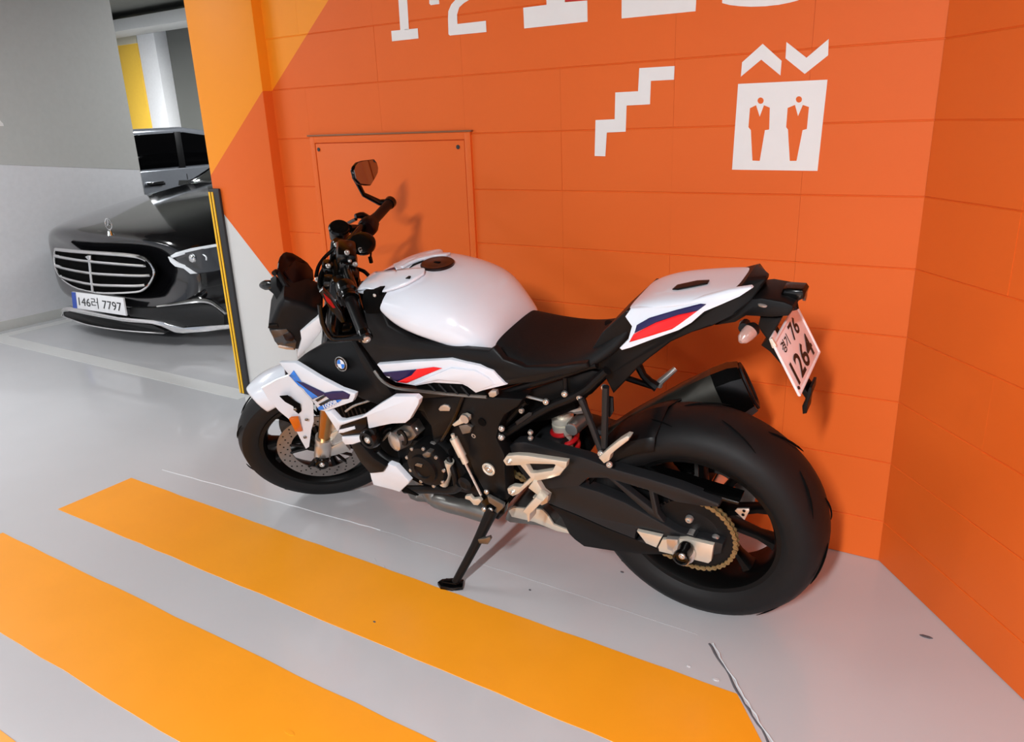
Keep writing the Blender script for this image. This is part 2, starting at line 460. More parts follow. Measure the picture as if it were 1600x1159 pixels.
c0 = V((-2.08, YW, .9)); xa, xb, zt, zb = -2.455, -1.695, 1.302, .45
fr = MB()
for a, b, c, d in ((xa - .026, xa, zb, zt + .026), (xb, xb + .026, zb, zt + .026), (xa, xb, zt, zt + .026), (xa, xb, zb - .026, zb)):
    fr.box(V(((a + b) / 2, YW - .004, (c + d) / 2)) - c0, (b - a, .010, d - c), .001)
fr.obj('panel_frame', M['wall'], ap)
MB().box(V(((xa + xb) / 2, YW - .003, (zt + zb) / 2)) - c0, (xb - xa - .007, .009, zt - zb - .007), .001).obj('panel_door', M['wall'], ap)
MB().box(V(((xa + xb) / 2, YW - .006, zt + .029)) - c0, (xb - xa + .07, .016, .006), .001).obj('drip_edge', M['steel'], ap)
for x in (xa + .02, xb - .03):
    o = MB().cyl(V((x, YW - .008, zt - .026)) - c0, (0, -1, 0), .008, .003, 12, .001).obj('panel_lock', M['rubberK'], ap)
# ---------------------------------------------------------------- vinyl lettering and pictograms
YV = YW - .0016


def vinyl(name, crop, outlines, label, cat='sign', m='vinyl', group=None):
    mb = MB()
    for o in outlines: mb.plate([pl(p[0], p[1], 1, YV) for p in Z(crop, o)], (0, .0012, 0))
    return tag(mb.obj(name, M[m]), label, cat, group)


def up(px, py, dz):  # same wall point raised by dz, back to pixel-free point
    return pl(px, py, 1, YV) + V((0, 0, dz))


def vin3(name, lists, label, m='vinyl'):
    mb = MB()
    for o in lists: mb.plate(o, (0, .0012, 0))
    return tag(mb.obj(name, M[m]), label, 'numeral')


q = lambda c, p: pl(*Z(c, [p])[0], 1, YV)
r = lambda c, p, dz: q(c, p) + V((0, 0, dz))
vin3('painted_numeral', [[q('n4', (50, 258)), q('n4', (215, 240)), q('n4', (210, 177)), q('n4', (45, 193))], [q('n4', (102, 190)), q('n4', (155, 185)), r('n4', (148, 0), .12), r('n4', (92, 0), .12)],
                         [q('n4', (283, 0)), q('n4', (283, 22)), q('n4', (292, 32)), q('n4', (345, 25)), q('n4', (343, 0))]],
     'narrow white numeral 1 with a serif foot, leftmost of the letters at the wall top')
vin3('painted_numeral', [[q('n4', p) for p in ((412, 222), (640, 200), (636, 130), (458, 150), (456, 90), (470, 45), (500, 18), (530, 0))] + [r('n4', (560, 0), .06), r('n4', (480, 0), .06)] +
                         [q('n4', p) for p in ((445, 0), (420, 28), (402, 70), (400, 120), (403, 215))]],
     'white numeral 2 beside the narrow white 1 at the wall top')
vin3('painted_numeral', [[q('n4', (876, 178)), q('n4', (1272, 135)), q('n4', (1270, 3)), q('n4', (1128, 14)), q('n4', (1015, 30)), q('n4', (870, 48))], [q('n4', (1016, 32)), q('n4', (1130, 18)), r('n4', (1125, 0), .12), r('n4', (1010, 0), .12)]],
     'broad white numeral 1 with a wide serif foot, middle of the wall top')
vin3('painted_mark', [[r('n4', (1135, 8), .0), r('n4', (1268, 0), .0), r('n4', (1268, 0), .04), r('n4', (1135, 8), .04)]], 'small red patch beside the stem of the broad white 1', 'vred')
vin3('painted_letter', [[q('n5', (97, 132)), q('n5', (625, 80)), r('n5', (632, 0), .03), r('n5', (97, 0), .05)], [r('n5', (97, 0), .05), r('n5', (250, 0), .05), r('n5', (250, 0), .16), r('n5', (97, 0), .16)]],
     'thick white letter foot with a square corner above the stairs symbol')
cur = [(815, 22), (870, 36), (940, 44), (1020, 48), (1120, 45), (1220, 34), (1300, 18), (1360, 2)]
vin3('painted_letter', [[q('n5', p) for p in cur] + [r('n5', (1400, -10), .08), r('n5', (1300, -12), .08), r('n5', (1240, 0), .02), r('n5', (1000, 0), .03), r('n5', (815, 0), .04)]],
     'white letter with a round curved foot, rightmost at the wall top')
vinyl('stairs_symbol', 'w3', [[(777, 513), (812, 514), (817, 436), (879, 433), (882, 347), (959, 343), (962, 266), (1038, 262), (1040, 217), (924, 224), (920, 300), (845, 304), (843, 392), (780, 395)]],
      'white zigzag stairs symbol on the orange block wall')
vinyl('arrow_symbol', 'w3', [[(1330, 144), (1392, 200), (1388, 248), (1325, 196), (1258, 252), (1262, 205)]], 'white chevron pointing up above the lift symbol')
vinyl('arrow_symbol', 'w3', [[(1408, 138), (1474, 190), (1547, 128), (1545, 182), (1468, 243), (1405, 192)]], 'white chevron pointing down above the lift symbol')
ls = vinyl('lift_symbol', 'w3', [[(1249, 276), (1543, 262), (1510, 562), (1229, 558)]], 'white lift sign with two orange standing figures in suits')


def fig(dx, dy, sc):
    hd = [(1323 + dx + 10 * math.cos(a * .4189), 331 + dy + 10.5 * math.sin(a * .4189)) for a in range(15)]
    body = [(1308, 346), (1288, 356), (1283, 418), (1291, 428), (1296, 528), (1320, 529), (1337, 428), (1351, 426), (1353, 354), (1334, 346), (1320, 384)]
    if dx: body = [(1436, 345), (1412, 355), (1407, 418), (1413, 426), (1419, 529), (1441, 529), (1461, 428), (1475, 424), (1482, 352), (1462, 345), (1446, 382)]
    mb = MB()
    for o in (hd, body): mb.plate([pl(p[0], p[1], 1, YV - .0005) for p in Z('w3', o)], (0, .001, 0))
    return mb.obj('figure', M['wall'], ls)


fig(0, 0, 1); fig(126, -4, 1)
# corner guard on the pillar edge
cg = empty('corner_guard', loc=(-3.10, YP, .12)); tag(cg, 'black rubber corner guard with two yellow stripes on the pillar edge', 'guard')
g0, g1 = .115, 1.115
MB().box((.018, -.006, (g0 + g1) / 2 - .12), (.075, .014, g1 - g0), .004).obj('guard_strip', M['rubberK'], cg)
MB().box((-.013, .035, (g0 + g1) / 2 - .12), (.014, .08, g1 - g0), .004).obj('guard_strip', M['rubberK'], cg)
for x in (-.008, .012): MB().box((x, -.0145, (g0 + g1) / 2 - .125), (.0115, .004, g1 - g0 - .02), .001).obj('reflective_stripe', M['rubberY'], cg)
# ================================================================ motorcycle
M['pearl'] = mat('white_gloss_bodywork', 'DDE3EC', .22, 0, .5, .015, 0, 3)
M['blackpl'] = mat('satin_black_plastic', '101011', .45, 0, 0, .12, .03, 60, .22)
M['frame'] = mat('matt_black_frame', '0D0D0E', .45, 0, 0, .12, .04, 80, .22)
M['dark'] = mat('deep_black_recess', '030303', .8, 0, 0, .06, 0, 30, .1)
M['seat'] = mat('black_seat_vinyl', '0C0C0D', .62, 0, 0, .15, .10, 220, .25)
M['tyre'] = mat('black_tyre_rubber', '111112', .58, 0, 0, .2, .05, 40, .3)
M['rim'] = mat('satin_black_wheel', '060606', .36, 0, .0, .06, 0, 30, .25)
M['gloss'] = mat('gloss_black', '050505', .2, 0, .0, .06, 0, 30, .35)
M['swing'] = mat('dark_grey_alloy', '1B1C1E', .42, .0, 0, .06, 0, 30, .35)
M['alloy'] = mat('bright_alloy', 'D8D6D2', .32, .85)
M['bracket'] = mat('silver_anodised_bracket', 'E4DECF', .36, .55)
M['gold'] = mat('gold_chain_links', 'A08A62', .42, .7, 0, .2)
M['goldfork'] = mat('gold_fork_tube', 'B48A58', .25, .9)
M['disc'] = mat('brushed_steel_disc', '9A9490', .36, .85, 0, .12, 0, 90)
M['steelp'] = mat('exhaust_steel', '8C8A86', .34, .85, 0, .2)
M['muff'] = mat('dark_titanium_muffler', '3A3833', .34, .7, 0, .15)
M['bluestr'] = mat('light_blue_decal', '2A7AD8', .4, 0, 0)
M['navy'] = mat('navy_blue_decal', '17104A', .4, 0, 0)
M['red'] = mat('red_decal', 'F0141A', .4, 0, 0)
M['spring'] = mat('red_spring', 'B3161C', .3, 0, .5)
M['amber'] = mat('amber_reflector', 'D2661A', .2, 0, .5)
M['lens'] = mat('smoked_lens', '3B3A3A', .1, 0, .6)
M['clearlens'] = mat('clear_ribbed_lens', 'B8948A', .15, 0, .6, .3, .4, 90)
M['mirror'] = mat('dark_mirror_glass', '9A9490', .04, 1.)
M['plate'] = mat('pale_licence_plate', 'F0E4E4', .45)
M['ink'] = mat('black_plate_print', '141414', .5)
M['redgl'] = mat('dark_red_black_gloss', '160505', .3, 0, .0, .06, 0, 30, .35)
M['skirt'] = mat('screen_tint', '0E0505', .18, 0, .0, .06, 0, 30, .22)
M['anod_refl'] = mat('red_anodised_and_reflection', 'A0181E', .3, .7)  # anodised cap, and the painted red reflection in the left mirror
MW = Matrix.Translation(TBK) @ MBK.to_4x4()
bike = empty('motorcycle', MW)
tag(bike, 'white naked sports motorcycle with red and navy flashes, leaning on its side stand', 'motorcycle')
bpy.context.view_layer.update()


def slabz(mb, crop, pts, y, th, bev=.003, seg=2, inset=0, dome=0, fn=B, n=None):
    return mb.plate(PB(crop, pts, y, fn), (n or YL) * -th, bev, seg, inset, dome)


def part(name, crop, pts, y, th, m, bev=.003, seg=2, inset=0, dome=0, parent=None, label=None, fn=B, n=None, ang=35):
    return slabz(MB(), crop, pts, y, th, bev, seg, inset, dome, fn, n).obj(name, M[m], parent or bike, ang, label=label)


# ---------------------------------------------------------------- wheels


def tyre_prof(R, w, rb):
    h = w / 2
    return [(rb - .008, -h * .74), (rb, -h * .80), (rb + .012, -h * .90), (R - .075 if R > .31 else R - .052, -h * .985), (R - .052 if R > .31 else R - .036, -h), (R - .028 if R > .31 else R - .02, -h * .88), (R - .011, -h * .6), (R - .003, -h * .3), (R, 0)]


def sym(p): return p + [(r, -h) for r, h in p[-2::-1]]


def rot_xz(c, ang): return lambda p: V((c[0] + p.x * math.cos(ang) - p.z * math.sin(ang), c[1] + p.y, c[2] + p.x * math.sin(ang) + p.z * math.cos(ang)))


def wheel(name, R, w, rb, rimw, spokes, fn, hub_r, hub_w, a0, sw):
    idf = fn
    e = MB().lathe((0, 0, 0), (0, 1, 0), sym(tyre_prof(R, w, rb)) + [(rb - .02, w * .3), (rb - .02, -w * .3), (rb - .008, -w * .37)], 72).xf(idf).obj('tyre', M['tyre'], bike)
    # tread grooves
    gb = MB(); ng = 9
    for k in range(ng):
        for sgn in (-1, 1):
            a = 2 * math.pi * (k + (.5 if sgn > 0 else 0)) / ng; pts = []
            for i in range(6):
                t = i / 5; yy = sgn * w * (.10 + .26 * t); rr = R + .0004 - (abs(yy) / (w / 2)) ** 2.4 * (.024 if R > .31 else .017) - .0004
                aa = a + .34 * t; pts.append(V((rr * math.cos(aa), yy, rr * math.sin(aa))))
            gb.tube(pts, [.0008, .0026, .003, .003, .0026, .0008], 4, 2)
    gb.xf(idf).obj('tread_groove', M['dark'], e, kind='stuff')
    # rim
    h = rimw / 2
    rp = [(rb + .004, -h), (rb + .002, -h - .006), (rb - .012, -h - .004), (rb - .020, -h + .01), (rb - .024, -h * .4), (rb - .024, h * .4), (rb - .020, h - .01), (rb - .012, h + .004), (rb + .002, h + .006), (rb + .004, h), (rb - .01, 0), (rb + .004, -h)]
    rm = MB().lathe((0, 0, 0), (0, 1, 0), rp, 72).xf(idf).obj('rim', M['rim'], bike)
    MB().lathe((0, 0, 0), (0, 1, 0), [(0, -hub_w), (hub_r * .6, -hub_w), (hub_r, -hub_w * .7), (hub_r * .8, 0), (hub_r, hub_w * .7), (hub_r * .6, hub_w), (0, hub_w)], 28).xf(idf).obj('wheel_hub', M['rim'], bike)
    for k in range(5):
        for s in (-1, 1):
            a = a0 + k * 2 * math.pi / 5 + s * sw; r0, r1 = hub_r * .7, rb - .02
            sp = MB(); u = V((math.cos(a), 0, math.sin(a))); v = V((-math.sin(a), 0, math.cos(a)))
            rings = []
            for t, hw, hy in ((0, .014, .030), (.25, .011, .022), (.7, .010, .018), (.92, .014, .024), (1, .022, .03)):
                c = u * (r0 + (r1 - r0) * t)
                rings.append([c + v * hw * x + V((0, hy * y, 0)) for x, y in ((-1, -.6), (-.6, -1), (.6, -1), (1, -.6), (1, .6), (.6, 1), (-.6, 1), (-1, .6))])
            sp.loft(rings).xf(idf).obj('spoke', M['rim'], rm)
    return e, rm


RA = V((0, 0, .324))
rear = lambda p: p + RA
frontw = lambda p: SF(p)
rt, rrim = wheel('rear', .324, .195, .222, .145, 5, rear, .055, .075, math.radians(180 - 2), math.radians(17))
ft, frim = wheel('front', .300, .122, .220, .095, 5, frontw, .045, .055, math.radians(70), math.radians(12))
# ---------------------------------------------------------------- rear drive
sp = MB().lathe(RA + V((0, .098, 0)), (0, 1, 0), [(.06, 0), (.109, 0), (.109, .006), (.06, .006), (.06, 0)], 60)
for k in range(45):
    a = 2 * math.pi * k / 45; sp.box(RA + V((.111 * math.cos(a), .101, .111 * math.sin(a))), (.009, .005, .006), 0, (V((math.cos(a), 0, math.sin(a))), V((0, 1, 0)), V((-math.sin(a), 0, math.cos(a)))))
spo = sp.obj('sprocket', M['blackpl'], bike)
MB().lathe(RA + V((0, .07, 0)), (0, 1, 0), [(0, 0), (.078, 0), (.082, .02), (.075, .034), (.05, .038), (0, .038)], 40).obj('sprocket_carrier', M['blackpl'], bike)
part('dark_filler_plate', 's1', [(480, 690), (550, 635), (700, 650), (1010, 765), (1090, 900), (1000, 905), (880, 850), (740, 775)], .045, .006, 'blackpl', .001)  # dark plate added so the swingarm window reads black
for px, py in ((1078, 809), (1119, 839)):
    MB().bolt(B(px, py, .108), (0, 1, 0), .011, .012).obj('sprocket_nut', M['alloy'], spo)
for k in range(5):
    a = 1.1 + 2 * math.pi * k / 5
    if k in (3, 4): MB().bolt(RA + V((.068 * math.cos(a), .105, .068 * math.sin(a))), (0, 1, 0), .010, .010).obj('sprocket_nut', M['alloy'], spo)
# chain: loop round rear and front sprocket
FSP = V((.60, 0, .452)); rR, rF, Y0 = .114, .042, .101
dv = FSP - RA; dL = math.hypot(dv.x, dv.z); th = math.atan2(dv.z, dv.x); be = math.acos((rR - rF) / dL)
path = []
aT = th + be; aB = th - be
P1 = RA + V((math.cos(aT), 0, math.sin(aT))) * rR; Q1 = FSP + V((math.cos(aT), 0, math.sin(aT))) * rF
P2 = RA + V((math.cos(aB), 0, math.sin(aB))) * rR; Q2 = FSP + V((math.cos(aB), 0, math.sin(aB))) * rF
N = 300
for i in range(60): path.append(RA + V((math.cos(aB + (aT - aB - 2 * math.pi) * i / 60), 0, math.sin(aB + (aT - aB - 2 * math.pi) * i / 60))) * rR)
for i in range(80): path.append(P1.lerp(Q1, i / 80))
for i in range(16): path.append(FSP + V((math.cos(aT + (aB - aT) * i / 16), 0, math.sin(aT + (aB - aT) * i / 16))) * rF)
for i in range(80): path.append(Q2.lerp(P2, i / 80) - V((0, 0, .012 * math.sin(math.pi * i / 80))))
path.append(path[0]); cum = [0]
for a, b in zip(path, path[1:]): cum.append(cum[-1] + (b - a).length)


def at_s(s):
    s %= cum[-1]
    for i in range(len(cum) - 1):
        if cum[i + 1] >= s: return path[i].lerp(path[i + 1], (s - cum[i]) / max(1e-9, cum[i + 1] - cum[i]))


NL = int(cum[-1] / .01588) // 2 * 2; pt = [at_s(cum[-1] * i / NL) for i in range(NL + 1)]
ch = MB()
for i in range(NL):
    a, b = pt[i], pt[i + 1]; t = (b - a).normalized(); n = V((-t.z, 0, t.x)); off = .0085 if i % 2 else .0062
    for s in (-1, 1):
        pr = []
        for k in range(5): an = math.pi / 2 + math.pi * k / 4; pr.append(a + (t * math.cos(an) + n * math.sin(an)) * .0072)
        pr.append((a + b) / 2 - n * .0036)
        for k in range(5): an = -math.pi / 2 + math.pi * k / 4; pr.append(b + (t * math.cos(an) + n * math.sin(an)) * .0072)
        pr.append((a + b) / 2 + n * .0036)
        ch.plate([p + V((0, Y0 + s * off, 0)) for p in pr], (0, -.0018 * s, 0))
    ch.cyl(a + V((0, Y0 - .0105, 0)), (0, 1, 0), .0036, .021, 6)
ch.obj('drive_chain', M['gold'], bike, kind='stuff')
# axle blocks and spool
part('axle_plate', 's1', [(800, 920), (935, 950), (905, 1008), (850, 985)], .148, .012, 'bracket', .002)
part('axle_plate', 's2', [(345, 740), (470, 735), (612, 768), (600, 850), (585, 862), (330, 800), (325, 780)], .146, .012, 'bracket', .002)
part('axle_block', 's2', [(365, 735), (430, 740), (425, 810), (372, 790)], .158, .014, 'alloy', .003)
MB().lathe(B(1070, 862, .150), (0, 1, 0), [(0, 0), (.030, 0), (.030, .012), (.024, .016), (.022, .03), (0, .03)], 24).obj('axle_nut', M['alloy'], bike)
sq = MB().lathe(B(1066, 868, .19) - V((0, .036, 0)), (0, 1, 0), [(0, 0), (.019, 0), (.021, .012), (.018, .03), (.022, .040), (.021, .05), (.015, .052), (.013, .047), (0, .047)], 24).obj('axle_spool', M['gloss'], bike)
MB().bolt(B(1066, 868, .203), (0, 1, 0), .009, .006).obj('bolt', M['alloy'], sq)
MB().lathe(RA + V((0, -.17, 0)), (0, 1, 0), [(0, 0), (.02, 0), (.02, .3), (0, .3)], 16).obj('axle', M['alloy'], bike)
rd = MB().lathe(RA + V((0, -.10, 0)), (0, 1, 0), [(.06, 0), (.11, 0), (.11, .005), (.06, .005), (.06, 0)], 48).obj('rear_brake_disc', M['disc'], bike)
MB().box(RA + V((.10, -.115, .06)), (.08, .05, .05), .008).obj('rear_caliper', M['gloss'], bike)
# ---------------------------------------------------------------- swingarm
sa = slabz(MB(), 's1', [(120, 470), (150, 448), (200, 445), (520, 530), (680, 590), (860, 640), (1022, 690), (1240, 775), (1238, 795), (1150, 790), (1010, 768), (860, 705), (640, 640), (540, 640), (490, 685), (330, 700), (240, 690), (150, 560)], .135, .035, .006)
slabz(sa, 's1', [(300, 690), (400, 648), (495, 680), (600, 712), (740, 770), (860, 838), (1020, 925), (1115, 952), (1110, 972), (1000, 965), (930, 945), (800, 915), (790, 965), (640, 905), (470, 830), (330, 775)], .134, .035, .006)
slabz(sa, 's1', [(640, 632), (665, 632), (880, 800), (915, 845), (900, 860), (862, 830)], .128, .02, .004)
slabz(sa, 's1', [(862, 700), (888, 705), (915, 830), (960, 890), (1000, 915), (960, 912), (890, 860), (880, 800)], .128, .02, .004)
slabz(sa, 's1', [(930, 945), (1150, 955), (1260, 990), (1250, 1040), (1100, 1070), (1000, 1050), (900, 1010), (800, 970)], .132, .03, .004)
sao = sa.obj('swingarm', M['swing'], bike)
# right-hand arm, cross brace
rs = MB().tube([(.52, -.13, .46), (.25, -.145, .42), (.02, -.14, .335)], [.045, .04, .03], 12, 4, .5)
rs.box((.45, 0, .45), (.10, .24, .10), .02); rs.obj('swingarm_crossbeam', M['swing'], bike)
part('chain_slider', 's1', [(330, 775), (470, 832), (640, 907), (800, 967), (900, 1012), (1040, 1046), (860, 1044), (700, 1030), (520, 1002), (470, 965), (440, 935), (400, 850)], .116, .03, 'frame', .003)
part('chain_guard', 's2', [(0, 335), (50, 345), (400, 440), (745, 545), (740, 560), (400, 470), (0, 365)], .112, .05, 'gloss', .002)
tb = part('guard_tab', 's2', [(722, 590), (735, 578), (796, 578), (798, 590), (772, 638), (745, 612)], .115, .004, 'alloy', .001)
MB().cyl(B(*Z('s2', [(770, 590)])[0], .1155), (0, 1, 0), .004, .001, 10).obj('hole', M['dark'], tb); MB().cyl(B(*Z('s2', [(765, 610)])[0], .1155), (0, 1, 0), .004, .001, 10).obj('hole', M['dark'], tb)
# rear hugger over the tyre
hg = MB(); rings = []
for i in range(9):
    a = math.radians(30 + 44 * i / 8); rr = .336; rings.append([RA + V((rr * math.cos(a), 0, rr * math.sin(a))) + V((0, y, -abs(y) * .35 - (.03 if abs(y) > .1 else 0))) for y in (-.115, -.10, -.06, 0, .06, .10, .115)])
hg.loft(rings, closed=False, cap=False)
ho = hg.obj('rear_hugger', M['blackpl'], bike); sm = ho.modifiers.new('shell', 'SOLIDIFY'); sm.thickness = .004
# ---------------------------------------------------------------- inner masses (engine, airbox) seen as dark machinery
part('engine_block', 'r6', [(110, 300), (330, 205), (560, 190), (745, 260), (720, 420), (760, 560), (760, 720), (640, 690), (520, 690), (380, 640), (250, 580), (160, 480), (120, 400)], .125, .25, 'dark', .01)
part('airbox', 's1', [(60, 210), (140, 180), (620, 70), (640, 110), (560, 190), (470, 240), (480, 270), (330, 330), (150, 360), (60, 420)], .07, .14, 'dark', .005)
part('linkage_housing', 's1', [(60, 300), (300, 210), (480, 220), (560, 480), (520, 540), (100, 430)], -.07, .05, 'dark', .005)
part('radiator', 'r4', [(480, 520), (640, 480), (800, 600), (860, 640), (800, 900), (700, 900), (560, 700)], .12, .26, 'dark', .005)
rd2 = MB()
for i in range(9):
    a = Z('r4', [(560 + i * 26, 640 + i * 6)])[0]; b = Z('r4', [(600 + i * 24, 740 + i * 2)])[0]; rd2.rod(B(*a, .13), B(*b, .13), .004, 6)
rd2.obj('radiator_fin', M['frame'], bike)
# ---------------------------------------------------------------- main frame plates
fp = part('main_frame', 'r6', [(318, 255), (330, 195), (480, 188), (560, 180), (690, 190), (838, 198), (812, 235), (745, 278), (718, 330), (705, 392), (745, 470), (748, 560), (755, 695), (720, 700), (640, 640), (595, 560), (565, 470), (575, 400), (590, 330), (540, 275), (480, 330), (455, 372), (400, 400), (385, 330), (350, 262)], .168, .05, 'frame', .006)
slabz(MB(), 'r6', [(330, 260), (480, 205), (560, 200), (580, 265), (500, 300), (455, 372), (400, 440), (385, 330)], .150, .03, .004).obj('frame_web', M['blackpl'], bike)
part('frame_web', 'r6', [(480, 330), (560, 280), (640, 330), (640, 480), (660, 620), (560, 540), (500, 470)], .155, .03, 'frame', .004)
pc = B(*Z('r6', [(672, 538)])[0], .168)
pv = MB().lathe(pc, (0, 1, 0), [(.013, .001), (.0205, .001), (.0215, .006), (.017, .008), (.0135, .006), (.013, .001)], 28).obj('pivot_ring', M['bracket'], bike)
MB().bolt(pc, (0, 1, 0), .0125, .007).obj('pivot_bolt', M['alloy'], bike)
for x, y, rr in ((638, 310, .013),): MB().lathe(B(*Z('r6', [(x, y)])[0], .168), (0, 1, 0), [(0, .0005), (.012, .0005), (.013, .003), (.010, .003), (0, .0015)], 20).obj('frame_plug', M['dark'], fp)
part('ignition_cover', 'r6', [(422, 248), (432, 232), (450, 225), (470, 230), (480, 245), (476, 258), (430, 258)], .172, .006, 'alloy', .002)
# subframe tubes
sf = MB()
T = lambda crop, pts, y, r, sm=0: sf.tube(PB(crop, pts, y), r, 10, sm)
T('r7', [(0, 830), (180, 775), (380, 715), (530, 665), (590, 655)], .125, .010, 4)
T('r7', [(-30, 1100), (60, 1055), (200, 965), (330, 895), (430, 855), (530, 800), (600, 735), (650, 690)], .125, .012, 4)
T('r7', [(0, 1040), (60, 975), (140, 890), (170, 870)], .11, .012, 3)
T('r7', [(398, 730), (402, 830)], .12, .007)
sf.obj('subframe', M['frame'], bike)
part('subframe_label', 'r7', [(95, 1000), (180, 942), (198, 945), (195, 962), (108, 1022)], .139, .002, 'swing', .0005)
part('side_panel_lower', 'r7', [(110, 830), (380, 745), (560, 690), (600, 700), (540, 790), (420, 850), (270, 880), (120, 850)], .10, .02, 'blackpl', .003)
MB().tube(PB('r7', [(110, 832), (290, 878)], .135), .004, 8).obj('cable_rod', M['alloy'], bike)
bl = MB()
for c, x, y, yo in (('r6', 733, 383, .172), ('r6', 832, 250, .12), ('r6', 602, 372, .16), ('r6', 317, 342, .15), ('r7', 398, 828, .132), ('r7', 285, 875, .14), ('s1', 190, 275, .12), ('s1', 238, 390, .12), ('s1', 238, 420, .12), ('r6', 735, 340, .168), ('r7', 20, 1090, .14), ('s1', 612, 503, .15), ('s1', 658, 562, .15), ('s1', 630, 150, .13), ('s1', 498, 205, .13)):
    MB().bolt(B(*Z(c, [(x, y)])[0], yo), (0, 1, 0), .009 if yo > .13 else .008, .008).obj('frame_bolt', M['alloy'], bike)
# rear-peg hangers: V struts on the left, arm behind on the right
hs = MB()
hs.tube(PB('s1', [(505, 215), (560, 350), (612, 490)], .14), .0095, 8); hs.tube(PB('s1', [(636, 150), (632, 320), (628, 470)], .14), .0095, 8)
hs.obj('peg_hanger', M['swing'], bike)
part('peg_plate', 's1', [(650, 205), (672, 210), (675, 285), (655, 318), (645, 300)], .125, .006, 'swing', .001)
part('passenger_peg', 's1', [(595, 530), (640, 488), (700, 440), (745, 413), (766, 418), (755, 440), (690, 490), (662, 515), (655, 545), (625, 562)], .165, .022, 'bracket', .005)
hr = MB().tube(PB('r7', [(840, 660), (870, 720), (910, 760), (955, 790)], -.12), [.012, .011, .012, .016], 8); hr.tube(PB('r7', [(770, 735), (860, 765), (940, 790)], -.12), .009, 8)
hr.obj('peg_hanger', M['frame'], bike)
pr = MB().tube(PB('r7', [(960, 778, -.13), (975, 755, -.13), (1065, 678, -.16)], -.13), [.013, .010, .008], 10).obj('passenger_peg', M['alloy'], bike)
# ---------------------------------------------------------------- shock absorber
s0 = B(*Z('s1', [(432, 500)])[0], .0); s1 = B(*Z('s1', [(400, 275)])[0], .0); ax = (s1 - s0).normalized(); Ls = (s1 - s0).length
sh = MB().lathe(s0, ax, [(0, 0), (.020, 0), (.020, Ls * .5), (.030, Ls * .52), (.034, Ls * .6), (.034, Ls * .72), (.028, Ls * .73), (.033, Ls * .76), (.033, Ls * .88), (.026, Ls * .9), (.03, Ls), (0, Ls)], 24).obj('shock_absorber', M['bracket'], bike)
u = ax.orthogonal().normalized(); w2 = ax.cross(u)
cs = [s0 + ax * (Ls * (-.35 + .92 * i / 90)) + (u * math.cos(i / 90 * 4.2 * 2 * math.pi) + w2 * math.sin(i / 90 * 4.2 * 2 * math.pi)) * .036 for i in range(91)]
MB().tube(cs, .0072, 10).obj('shock_spring', M['spring'], bike)
MB().tube(PB('s1', [(440, 268, .02), (480, 275, .02), (522, 262, .02)], .02), [.012, .012, .016], 10).obj('reservoir_bracket', M['alloy'], bike)
MB().tube(PB('s1', [(458, 372, .03), (500, 335, .0), (540, 300, -.03)], 0), [.022, .022, .022], 14).obj('shock_reservoir', M['steelp'], bike)
MB().lathe(B(*Z('s1', [(458, 372)])[0], .035), (0, 1, 0), [(0, 0), (.017, 0), (.019, .008), (.008, .010), (0, .008)], 18).obj('adjuster_knob', M['alloy'], bike)
# ---------------------------------------------------------------- rider foot bracket
fb = slabz(MB(), 's1', [(88, 545), (105, 520), (160, 515), (215, 518), (430, 550), (425, 580), (415, 592), (360, 565), (235, 562), (210, 566), (235, 610), (258, 612), (258, 655), (245, 656), (170, 722), (140, 735), (115, 720), (110, 695), (140, 680), (180, 685), (234, 636), (205, 600), (180, 570), (105, 572)], .190, .016, .003)
slabz(fb, 's1', [(255, 612), (350, 598), (368, 566), (425, 578), (388, 625), (345, 638), (262, 655), (250, 640)], .190, .016, .003)
slabz(fb, 's1', [(250, 650), (268, 655), (300, 710), (332, 735), (322, 772), (295, 785), (262, 768), (245, 740), (280, 735), (222, 690)], .192, .018, .003)
fbo = fb.obj('footrest_bracket', M['bracket'], bike)
for x, y in ((122, 548), (140, 712), (270, 745)): MB().bolt(B(*Z('s1', [(x, y)])[0], .1905), (0, 1, 0), .008, .005).obj('bracket_bolt', M['alloy'], fbo)
part('footrest_peg', 's1', [(262, 740), (300, 762), (245, 818), (232, 828), (228, 870), (218, 872), (212, 828), (190, 818)], .235, .04, 'bracket', .005)
# ---------------------------------------------------------------- engine details
ec = B(*Z('r6', [(345, 545)])[0], .205)
MB().lathe(ec - V((0, .08, 0)), (0, 1, 0), [(0, 0), (.074, 0), (.074, .055), (.068, .066), (.050, .070), (.047, .080), (.030, .083), (.027, .078), (0, .078)], 36).obj('alternator_cover', M['frame'], bike)
eb = MB()
for a in range(9):
    an = .3 + a * 2 * math.pi / 9; MB().bolt(ec + V((.070 * math.cos(an), -.018, .070 * math.sin(an))), (0, 1, 0), .006, .006).obj('engine_bolt', M['alloy'], bike)
part('engine_emblem', 'r6', [(300, 522), (318, 512), (345, 518), (340, 534)], .206, .003, 'steelp', .001)
st = MB().lathe(B(*Z('r6', [(250, 385)])[0], .15), V((.25, .9, .1)), [(0, -.02), (.030, -.02), (.032, .0), (.032, .035), (.024, .04), (0, .04)], 24).obj('water_pump', M['alloy'], bike)
MB().lathe(B(*Z('r6', [(250, 385)])[0], .178), V((.25, .9, .1)), [(.014, 0), (.026, 0), (.026, .006), (.014, .006), (.014, 0)], 20).obj('pump_ring', M['frame'], st)
part('starter_housing', 'r6', [(195, 360), (250, 325), (285, 330), (316, 380), (300, 400), (250, 415), (215, 400)], .17, .05, 'steelp', .008)
part('engine_side_case', 'r6', [(210, 420), (300, 400), (420, 410), (470, 450), (490, 520), (500, 600), (430, 620), (330, 600), (260, 560), (225, 500)], .15, .06, 'blackpl', .01)
